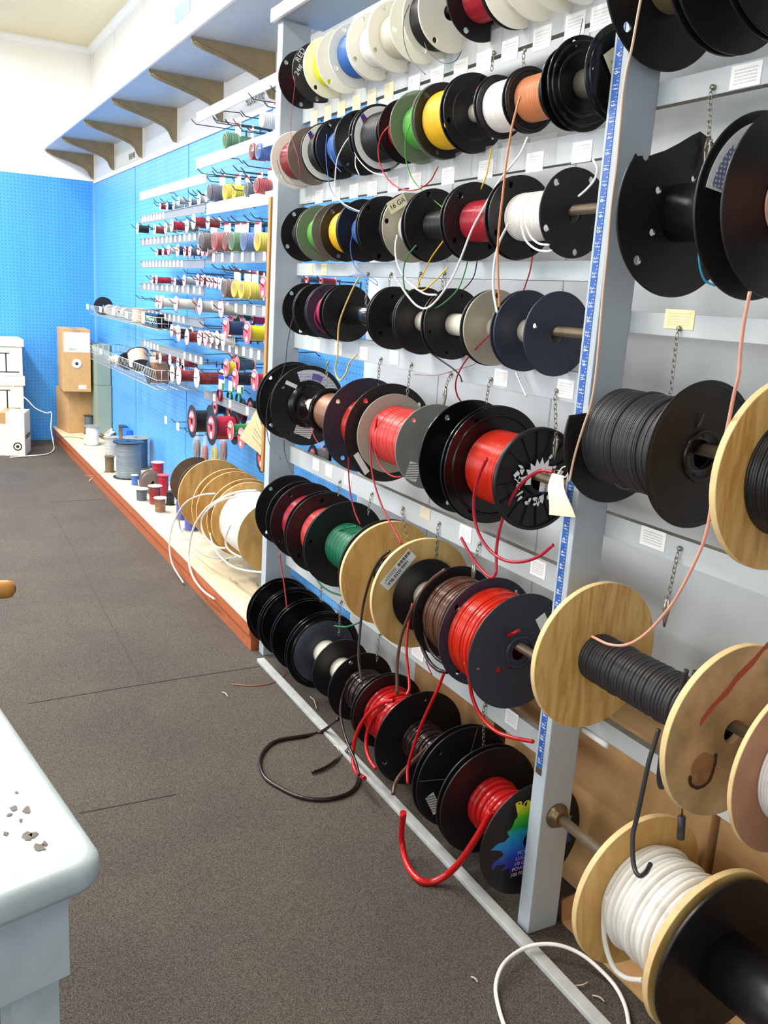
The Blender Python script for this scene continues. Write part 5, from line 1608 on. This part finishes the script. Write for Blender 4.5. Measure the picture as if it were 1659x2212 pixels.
for T, z, ys in ((bk1, 1.098, (6.45, 6.0, 5.6, 5.25)), (bk2, .833, (6.42, 6.0, 5.55, 5.15))):
    for y in ys:
        obj('price_card', MB().box(1.146, 1.1475, y - .035, y + .035, z - .03, z + .006), 'tag_card', T)
def bspool(x, y, z, r, ln, axis, col, fm, label, wr=None, tilt=None, fmt=.003):
    T = thing('wire_spool', label, 'spool', (x, y, z))
    F = {'X': FX(x, y, z), 'Y': FY(x, y, z), 'Z': FZ(x, y, z)}[axis]
    if tilt:
        F = F @ Matrix.Rotation(tilt, 4, 'X')
    for h in (-ln / 2, ln / 2):
        obj('flange', MB().plate(F @ Matrix.Translation((0, 0, h)), circ(r, 40), [circ(r * .16, 14)], fmt, .0006), fm, T)
    w_ = wr or r * .8
    n = max(8, int(ln / .005))
    prof = [(r * .2, -ln / 2 + fmt / 2)] + [(w_ + random.uniform(-.0008, .0008) + (.0006 if k % 2 else -.0006), -ln / 2 + fmt / 2 + (ln - fmt) * k / (2 * n)) for k in range(2 * n + 1)] + [(r * .2, ln / 2 - fmt / 2)]
    obj('wire_winding', MB().lathe(F, prof, 40), wm(col), T)
    return T
bspool(1.235, 6.36, 1.098, .060, .03, 'Y', 'black', B, 'black disc spool at the left end of the upper wire basket', .03)
bspool(1.25, 6.22, 1.078, .036, .05, 'Y', 'wire_clear', 'clear_plastic', 'clear spool of pale wire beside the black disc, upper wire basket', .03)
bspool(1.25, 5.98, 1.078, .036, .07, 'Y', 'wire_clear', 'clear_plastic', 'clear spool of pale wire in the middle of the upper basket', .03)
bspool(1.25, 5.72, 1.078, .036, .05, 'Y', 'grey', 'clear_plastic', 'clear spool of grey wire in the upper basket', .03)
bspool(1.24, 5.36, 1.083, .040, .075, 'Z', 'wire_clear', 'clear_plastic', 'clear spool of copper tinted wire standing in the upper basket', .036)
bspool(1.29, 5.22, 1.083, .040, .075, 'Z', 'copper', 'smoky_plastic', 'copper wire spool standing behind in the upper basket', .036)
bspool(1.235, 5.12, 1.083, .041, .075, 'Z', 'wire_clear', 'smoky_plastic', 'copper tinted spool just left of the black pack in the upper basket', .036)
bp_ = thing('black_pack', 'black blister pack with green and blue print at the right end of the upper basket', 'pack', (1.22, 4.83, 1.044))
obj('pack_body', MB().box(1.18, 1.26, 4.70, 4.97, 1.044, 1.115, .008), 'gloss_black', bp_)
obj('pack_print', MB().box(1.177, 1.18, 4.86, 4.92, 1.085, 1.097).box(1.177, 1.18, 4.75, 4.86, 1.078, 1.088), mat('lime', (120, 190, 60), .5), bp_)
obj('blue_print', MB().box(1.177, 1.18, 4.80, 4.86, 1.058, 1.066), 'print_blue', bp_)
bspool(1.23, 5.62, .795, .052, .04, 'Y', 'black', B, 'dark spool lying in the middle of the lower wire basket', .03)
bspool(1.225, 5.30, .835, .062, .085, 'Z', 'wire_clear', B, 'large copper tinted spool tilted on the lower basket pile', .057, radians(-38))
bspool(1.30, 5.10, .845, .058, .11, 'Z', 'wire_clear', B, 'large copper tinted spool standing at the back of the lower basket', .053)
bspool(1.225, 4.86, .800, .060, .10, 'X', 'copper', B, 'large copper wire spool lying at the right end of the lower basket', .055)
bspool(1.25, 5.12, .775, .036, .05, 'Y', 'black', 'grey_plastic', 'dark spool with grey ends under the copper pile, lower basket', .03)
bspool(1.24, 6.05, .765, .028, .06, 'X', 'wire_clear', 'clear_plastic', 'small pale spool in the left part of the lower basket', .024)
bspool(1.24, 5.85, .765, .028, .06, 'X', 'grey', 'clear_plastic', 'small grey wire spool in the left part of the lower basket', .024)

# ------------------------------------------------------------ on the platform
ZT = .1125
def stand(px, py, r, ln, col, fm, label, x=None, wr=None, fmt=.003, rb=None):
    """spool standing upright; px, py mark where its base meets the platform (front)"""
    p = at(px, py, 2, ZT)
    d = Vector((p.x, p.y)).normalized()
    return bspool(p.x + d.x * r * .8, p.y + d.y * r * .8, ZT + ln / 2 + fmt / 2, r, ln, 'Z', col, fm, label, wr, fmt=fmt)
stand(200, 963, .060, .135, 'white', 'grey_plastic', 'white wire spool with dark ends standing before the brown boxes', wr=.045)
stand(192, 938, .040, .14, 'slate_dark', 'gloss_black', 'dark wire spool standing behind the white one', wr=.032)
stand(240, 984, .052, .12, 'grey', 'clear_plastic', 'pale translucent spool standing left of the large grey ones', wr=.042)
stand(237, 1021, .034, .095, 'khaki', 'brown_board', 'small olive brown spool standing before the large grey spool', wr=.027)
stand(278, 1036, .092, .215, 'slate', 'gloss_black', 'large blue-grey wire spool standing on the platform, front one', wr=.073, fmt=.005)
bspool(1.30, 5.70, ZT + .10, .085, .19, 'Z', 'slate_dark', 'grey_plastic', 'large darker blue-grey wire spool standing against the wall', .07)
stand(346, 1109, .034, .075, 'copper', 'flange_white', 'small copper wire spool standing nearest the platform edge', wr=.027)
stand(335, 1092, .038, .10, 'dark_red', 'flange_white', 'white ended red wire spool standing behind the copper one', wr=.030)
stand(306, 1084, .036, .065, 'slate_dark', 'flange_white', 'small white ended grey wire spool, left of the red one', wr=.028)
stand(353, 1072, .034, .115, 'crimson', 'flange_red', 'tall red ended spool of red wire on the platform', wr=.027)
stand(368, 1092, .026, .07, 'black', 'gloss_black', 'small shiny black spool beside the brown disc', wr=.022)
stand(291, 1050, .022, .06, 'blue', 'flange_white', 'small blue wire spool beside the grey disc', wr=.018)
stand(341, 1050, .040, .135, 'crimson', 'flange_pink', 'red wire spool standing behind the grey disc', wr=.032)
bspool(1.215, 4.96, ZT + .066, .064, .055, 'Y', 'grey', 'smoky_plastic', 'greyish clear spool standing on its rim on the platform', .05)
stand(412, 1148, .040, .12, 'purple', 'grey_plastic', 'violet-blue wire spool standing under the plywood discs, front one', wr=.030)
stand(392, 1124, .034, .10, 'purple', 'grey_plastic', 'violet-blue wire spool standing under the plywood discs, rear one', wr=.026)
# plywood spools on a short rod held off the wall
T = thing('spool_rod', 'steel rod on two wall arms carrying the plywood spools above the platform', 'rod', (1.21, 4.16, .366), None)
obj('bar', MB().lathe(FY(1.21, 0, .366), [(0, -4.17), (.008, -4.17), (.008, -2.93), (0, -2.93)], 16), 'steel_rod', T)
for y in (4.15, 2.96):
    obj('wall_arm', MB().tube([(1.19, y, .372), (XW - .006, y, .40), (XW - .002, y, .33)], .004, 8).tube([(1.19, y, .385), (1.19, y, .36), (1.22, y, .352)], .004, 8), 'wire_steel', T)
spool('p1', 'brown fibreboard spool behind the plywood discs over the platform', 4.087, 3.95, .360, .121, 'brown_board', (.06, 'grey', .004), X=1.21, ff=dict(holes=0), nf=dict(holes=0))
spool('p2', 'plywood spool of grey-blue cable, farthest over the platform', 3.797, 3.585, .360, .163, 'ochre_wood', (.146, 'grey', .011), w0=3.65, X=1.21, t=.006, ff=dict(holes=0, rim='wood_rim'), nf=dict(holes=0, rim='wood_rim'))
spool('p3', 'plywood spool in the middle of the group over the platform', 3.519, 3.372, .360, .163, 'ochre_wood', (.08, 'grey', .006), X=1.21, t=.006, ff=dict(holes=0, rim='wood_rim'), nf=dict(holes=0, rim='wood_rim'))
spool('p4', 'plywood spool full of thick white cable, nearest over the platform', 3.342, 3.072, .360, .155, 'ochre_wood', (.122, 'white', .0085, .3), rn=.138, X=1.21, t=.006, ff=dict(holes=0, rim='wood_rim'), nf=dict(holes=2, ph=-.3, hpos=.55, hr=.004, rim='wood_rim'))
LW('p4', [(554, 1060), (525, 1061), (492, 1069), (466, 1083), (441, 1103), (419, 1138), (409, 1180), (408, 1215), (418, 1248), (438, 1275), (463, 1294)], 1.045, 1.030, .0042, 'white', 9)
LW('p4', [(464, 1066), (436, 1069), (410, 1079), (392, 1096), (378, 1122), (369, 1150), (366, 1183), (373, 1220), (396, 1259)], 1.035, 1.03, .0032, 'white', 8)
LW('p4', [(510, 1072), (476, 1082), (450, 1100), (436, 1122), (438, 1148), (452, 1170), (470, 1182), (486, 1184)], 1.035, 1.06, .0038, 'white', 8)
LW('p3', [(398, 1090), (389, 1112), (388, 1135), (398, 1158), (420, 1185), (452, 1203), (486, 1207), (512, 1204)], 1.035, 1.10, .0030, 'grey', 8)
LW('p4', [(499, 1132), (488, 1160), (490, 1182), (505, 1196), (522, 1204)], 1.05, 1.08, .0038, 'white', 8)
LW('p4', [(454, 1151), (459, 1172), (468, 1192), (486, 1212), (505, 1225), (536, 1233), (566, 1236)], 1.06, 1.10, .0036, 'white', 8)
# paper scraps and blue item against the wall
T = thing('blue_box', 'small blue and black box against the pegboard behind the grey spools', 'box', (1.385, 6.34, ZT))
obj('box_body', MB().box(1.352, 1.394, 6.22, 6.36, ZT, .27, .002), mat('box_blue', (36, 104, 200), .5), T)
obj('black_side', MB().box(1.350, 1.3518, 6.35, 6.46, ZT, .275).box(1.352, 1.394, 6.362, 6.46, ZT, .275), 'gloss_black', T)
random.seed(5)
for k, (px, py) in enumerate(((272, 938), (290, 945), (306, 944), (320, 940))):
    p = at(px, py, 2, ZT)
    p.x = min(p.x, 1.33)
    mb = MB()
    n = 5
    vs = []
    for i in range(n):
        for j in range(n):
            vs.append((p.x + .03 * (i - 2) + random.uniform(-.006, .006), p.y + .05 * (j - 2), ZT + .004 + abs(i - 2) * .016 * (1 + .6 * (k % 2)) + random.uniform(0, .02)))
    fs = [(i * n + j, i * n + j + 1, (i + 1) * n + j + 1, (i + 1) * n + j) for i in range(n - 1) for j in range(n - 1)]
    mb.add(vs, fs)
    T = obj('paper_scrap', mb, 'carton_white', None, None, (p.x, p.y, ZT))
    tag(T, 'crumpled pale paper scrap behind the large grey spools, %s of four' % ('leftmost', 'second', 'third', 'rightmost')[k], 'paper', 'paper scraps on the platform')
# thin scrap wires trailing over the platform edge
for pts, lab, col, r in (
    ([(192, 1039, .01), (205, 1026, .03), (218, 1005, .1), (226, 985, .12), (231, 968, .13)], 'pale scrap wire trailing over the platform edge onto the carpet', 'cream', .0022),
    ([(181, 1028, .113), (205, 1027, .118), (226, 1021, .12), (250, 1022, .118)], 'dark thin wire lying across the platform beside the olive spool', 'copper_red', .0015),
    ([(118, 951, .113), (140, 944, .118), (165, 945, .118), (180, 948, .116)], 'black wire loop on the platform before the brown box', 'black', .0018)):
    P_ = [at(a, b, 2, c) for a, b, c in pts]
    T = obj('scrap_wire', MB().tube(smooth(P_), r, 6), wm(col), None, None, tuple(P_[0]))
    tag(T, lab, 'wire')
# stacked cartons at the far corner
def carton(x0, x1, y0, y1, z0, z1, m, label, rot=0, name='cardboard_box', tape=True, top=None):
    T = thing(name, label, 'box', ((x0 + x1) / 2, (y0 + y1) / 2, z0))
    M_ = Matrix.Translation(T.location) @ Matrix.Rotation(rot, 4, 'Z')
    hx, hy, h = (x1 - x0) / 2, (y1 - y0) / 2, z1 - z0
    T.rotation_euler = (0, 0, rot)
    def part(n, mb, mm):
        o = bpy.data.objects.new(n, mb.mesh(n, mm))
        COL.objects.link(o)
        o.parent = T
        return o
    b = part('box_body', MB().box(-hx, hx, -hy, hy, 0, h - .003, .004), m)
    mb = MB()
    mb.box(-hx, -.002, -hy, hy, h - .003, h).box(.002, hx, -hy, hy, h - .003, h)
    part('top_flap', mb, m)
    if tape:
        part('tape_strip', MB().box(-.025, .025, -hy - .0006, hy + .0006, h, h + .0006).box(-.025, .025, -hy - .001, -hy, h * .75, h), 'packing_tape')
    return T, part, hx, hy, h
T, part, hx, hy, h = carton(1.09, 1.30, 7.13, 7.44, ZT, .44, 'cardboard', 'lower brown cardboard box on the platform by the far corner', radians(8))
T, part, hx, hy, h = carton(1.075, 1.275, 7.02, 7.40, .441, .90, 'cardboard', 'upper brown cardboard box with a white round spool mark, far corner', radians(-3))
o = part('paper_label', MB().box(-hx + .01, hx - .005, -hy - .0012, -hy - .0002, h - .165, h - .02), 'tag_paper')
mb = MB().lathe(Matrix(((1, 0, 0, 0), (0, 0, -1, -hy - .0005), (0, 1, 0, h - .25), (0, 0, 0, 1))), [(.012, 0), (.012, .003), (.034, .003), (.034, 0)], 32)
part('printed_spool_mark', mb, 'label_white')
part('printed_hole', MB().lathe(Matrix(((1, 0, 0, 0), (0, 0, -1, -hy - .0005), (0, 1, 0, h - .25), (0, 0, 0, 1))), [(0, .0036), (.011, .0036), (.011, 0)], 20), 'ink_black')
mb = MB()
text(mb, '105071', Matrix(((1, 0, 0, -.03), (0, 0, -1, -hy - .002), (0, 1, 0, h - .145), (0, 0, 0, 1))), .022)
part('box_lettering', mb, 'ink_black')
part('small_label', MB().box(.01, .065, -hy - .0012, -hy - .0002, .02, .05), 'label_white')
carton(1.285, 1.392, 6.9, 7.2, ZT, .50, 'bin_green', 'pale green-grey tote, lower of two against the wall by the brown boxes', 0, 'storage_tote', False)
carton(1.285, 1.392, 6.92, 7.2, .501, .80, 'bin_green', 'pale green-grey tote, upper of two against the wall by the brown boxes', 0, 'storage_tote', False)
# left: white printed carton and a stack of record boxes
T, part, hx, hy, h = carton(.50, .80, 6.84, 7.08, 0, .31, 'carton_white', 'open white printed carton on the carpet before the record boxes', radians(-16))
mb = MB().lathe(Matrix(((1, 0, 0, hx - .05), (0, 0, -1, -hy - .0005), (0, 1, 0, .07), (0, 0, 0, 1))), [(.022, 0), (.022, .001), (.030, .001), (.030, 0)], 28)
mb.lathe(Matrix(((1, 0, 0, hx - .05), (0, 0, -1, -hy - .0005), (0, 1, 0, .07), (0, 0, 0, 1))), [(0, .001), (.012, .001), (.012, 0)], 6)
part('round_emblem', mb, 'ink_black')
part('printed_block', MB().box(-hx + .09, hx - .08, -hy - .0012, -hy - .0002, h * .55, h * .68), 'rail_label')
mb = MB()
text(mb, 'YOMZOW', Matrix(((0, 0, 1, hx + .0012), (1, 0, 0, .0), (0, 1, 0, h * .42), (0, 0, 0, 1))), .045, bold=.02)
part('side_lettering', mb, 'ink_black')
for k in range(3):
    z0 = .0 + k * .27
    T = thing('record_box', '%s cream record storage box of the stack at the far left' % ('bottom', 'middle', 'top')[k], 'box', (.56, 7.30, z0), 'stack of record boxes')
    obj('box_body', MB().box(.36, .80, 7.14, 7.46, z0, z0 + .225, .003), 'carton_white', T)
    obj('box_lid', MB().box(.35, .812, 7.13, 7.468, z0 + .20 if k < 2 else z0 + .215, z0 + .268, .003), 'carton_white', T)
    mb = MB()
    mb.box(.36, .775, 7.1382, 7.1395, z0 + .026, z0 + .034)
    mb.box(.36, .71, 7.1382, 7.1395, z0 + .163, z0 + .170)
    mb.box(.682, .691, 7.1382, 7.1395, z0 + .033, z0 + .165)
    obj('printed_lines', mb, 'ink_black', T)
    obj('green_edge', MB().box(.798, .8012, 7.15, 7.2, z0 + .02, z0 + .12), 'green_trim', T)
P_ = [at(22, 819, 1, 7.1), at(35, 845, 1, 7.08), at(58, 863, 1, 7.05), at(77, 882, 1, 7.05), at(100, 892, 1, 7.05), at(111, 892, 1, 7.05), at(110, 925, 1, 7.03), at(115, 955, 1, 7.0), at(116, 971, 1, 6.98), at(101, 981, 2, .006), at(60, 985, 2, .006), at(22, 988, 2, .006)]
tag(obj('loose_cable', MB().tube(smooth(P_), .0042, 7), wm('cream'), None, None, tuple(P_[-1])), 'cream cable drooping from the record boxes and trailing on the carpet', 'cable')

# ------------------------------------------------------------ cardboard boxes behind the rack
for x0, x1, y0, y1, z1, lab, mm in ((1.282, 1.371, .30, .98, .50, 'large brown cardboard box behind the white cable spool', 'cardboard'),
                                    (1.272, 1.371, .99, 1.62, .43, 'brown cardboard box behind the middle rack post', 'cardboard'),
                                    (1.265, 1.371, 1.66, 2.06, .30, 'dark brown cardboard box low behind the lowest row of spools', 'cardboard_dark')):
    carton(x0, x1, y0, y1, .001, z1, mm, lab)
# flattened carton under the nearer spools
p0, p1, p2, p3 = at(1200, 1962, 2, .08), at(1235, 1925, 2, .10), at(1500, 2180, 2, .04), at(1420, 2200, 2, .02)
T = thing('open_carton', 'flattened brown carton on the floor under the white cable spool', 'box', (1.25, .95, 0))
obj('tray_base', MB().box(1.172, 1.28, .55, 1.235, .001, .006), 'cardboard', T)
mb = MB()
th = Vector((0, .004, 0))
q = [Vector((1.172, 1.235, .004)), Vector((1.28, 1.225, .004)), Vector((1.275, 1.245, .062)), Vector((1.178, 1.25, .045))]
mb.add(q + [v + th for v in q], [(0, 1, 2, 3), (4, 7, 6, 5), (3, 2, 6, 7), (1, 5, 6, 2), (0, 3, 7, 4), (0, 4, 5, 1)])
obj('tray_end', mb, 'cardboard_dark', T)
# white rod stub on the rail and small socket on the post
T = obj('white_plug', MB().lathe(FY(1.165, 1.235, .452) , [(0, 0), (.007, 0), (.007, .07), (0, .07)], 16), 'white_paint', None, None, (1.165, 1.2, .452))
tag(T, 'small white plastic rod end beside the middle rack post', 'rod end')
# debris on the carpet
random.seed(21)
for k, (px, py, l) in enumerate(((620, 1878 - 0, 0),)):
    pass
for k, (px, py, dx, dy, lab) in enumerate(((1018, 2110, 14, 12, 'yellowish straw scrap on the carpet before the rack'), (670, 1505, 14, 26, 'thin pale curled scrap inside the floor batten'), (1190, 2085, 12, 20, 'pale scrap of wire on the floor behind the batten'), (480, 1495, 12, 10, 'tiny pale scrap on the carpet near the platform end'), (1240, 2130, 30, -8, 'curled cream scrap wire on the floor under the white spool'), (722, 1610, 10, 12, 'short cream scrap across the floor batten'), (1280, 2150, 26, 14, 'pale wood splinter on the floor at the lower right'))):
    a, b, c = at(px, py, 2, .004), at(px + dx * .6, py + dy * .3, 2, .007), at(px + dx, py + dy, 2, .004)
    T = obj('floor_scrap', MB().tube(smooth([a, b, c], 4), .0016, 5), 'debris', None, None, tuple(a))
    tag(T, lab, 'scrap', 'scraps on the floor')
P_ = [at(500, 1478, 2, .003), at(540, 1481, 2, .003), at(575, 1478, 2, .003), at(600, 1468, 2, .004), at(620, 1452, 2, .004)]
tag(obj('scrap_wire', MB().tube(smooth(P_), .0016, 6), wm('copper_red'), None, None, tuple(P_[0])), 'thin brown wire on the carpet at the end of the platform', 'wire')

# ------------------------------------------------------------ painted table in the left foreground
tb = thing('painted_table', 'worn white and pale blue painted wooden table in the left foreground', 'table', (-.2, 1.2, 0))
A = radians(9.5)
O = Vector((.142, .742, 0))
ex = Vector((-cos(A) * 1.0, -sin(A) * 1.6, 0)).normalized()    # along the near edge, away from the corner
ey = Vector((-.155, .988, 0)).normalized()                      # along the right edge, away from the camera
def TP(a, b, z):
    return O + ex * a + ey * b + Vector((0, 0, z))
def slab(mb, a0, a1, b0, b1, z0, z1, rnd=.0):
    pts = []
    if rnd:
        for (ca, cb, s0) in ((a0 + rnd, b0 + rnd, pi), (a1 - rnd, b0 + rnd, 1.5 * pi), (a1 - rnd, b1 - rnd, 0), (a0 + rnd, b1 - rnd, .5 * pi)):
            for k in range(13):
                an = s0 + k * pi / 24
                pts.append((ca + rnd * cos(an), cb + rnd * sin(an)))
    else:
        pts = [(a0, b0), (a1, b0), (a1, b1), (a0, b1)]
    n = len(pts)
    e = min(.009, (z1 - z0) / 3)
    vs, fs = [], []
    cx, cy = (a0 + a1) / 2, (b0 + b1) / 2
    levels = [(z0, 1, e), (z0 + e * .3, 1, e * .3), (z0 + e, 1, 0), (z1 - e, 1, 0), (z1 - e * .62, 1, e * .08), (z1 - e * .3, 1, e * .3), (z1 - e * .08, 1, e * .62), (z1, 1, e)] if rnd else [(z0, 1, 0), (z1, 1, 0)]
    for z, _, ins in levels:
        for a, b in pts:
            da, db = a - cx, b - cy
            vs.append(TP(a - ins * (1 if da > 0 else -1), b - ins * (1 if db > 0 else -1), z))
    for l in range(len(levels) - 1):
        for i in range(n):
            j = (i + 1) % n
            fs.append((l * n + i, l * n + j, (l + 1) * n + j, (l + 1) * n + i))
    fs.append(tuple(range(n))[::-1])
    fs.append(tuple((len(levels) - 1) * n + i for i in range(n)))
    mb.add(vs, fs, [bool(rnd)] * (len(fs) - 2) + [False, False])
    return mb
obj('table_top', slab(MB(), 0, .95, 0, 1.1, .722, .752, .025), 'table_paint', tb)
mb = MB()
slab(mb, .028, .92, .030, .052, .62, .722)
slab(mb, .028, .05, .052, 1.07, .62, .722)
slab(mb, .028, .92, 1.05, 1.07, .62, .722)
slab(mb, .90, .92, .05, 1.05, .62, .722)
obj('apron', mb, 'table_paint', tb)
for a, b in ((.036, .040), (.87, .040), (.036, 1.02), (.87, 1.02)):
    obj('leg', slab(MB(), a, a + .045, b, b + .045, 0, .70), 'table_paint', tb)
mat('paint_wear', (120, 112, 104), .8, noise=.3, nscale=60)
mb = MB()
for (px, py, s) in ((60, 1808, 1.0), (72, 1803, .6), (86, 1830, .8), (30, 1745, .6), (58, 1748, .7), (20, 1760, .4), (45, 1772, .3), (12, 1800, .4), (97, 1822, .5), (35, 1712, .3)):
    p = at(px, py, 2, .7526)
    o = [(p.x + s * .006 * cos(a) * random.uniform(.5, 1.3), p.y + s * .009 * sin(a) * random.uniform(.5, 1.3)) for a in [2 * pi * k / 9 for k in range(9)]]
    mb.plate(Matrix.Translation((0, 0, .7524)), o, [], .0006)
obj('paint_chips', mb, 'paint_wear', tb)
a, b = at(33, 1272, 2, .7685), at(-60, 1276, 2, .7685)
d = (b - a).normalized()
st = thing('wooden_stick', 'round orange-brown wooden handle end at the left edge over the table', 'handle', tuple(a))
zc = Vector((0, 0, 0))
mb = MB().tube([a, a + d * .004, a + d * .012, a + d * .45], [.006, .0125, .0150, .0155], 20)
obj('shaft', mb, 'handle_wood', st)
obj('end_mark', MB().tube([a - d * .0006, a + d * .001], .0055, 14), 'ink_black', st)

for o in bpy.data.objects:
    if 'label' in o and len(o['label'].split()) > 16:
        print('LONG', len(o['label'].split()), o.name, '|', o['label'])
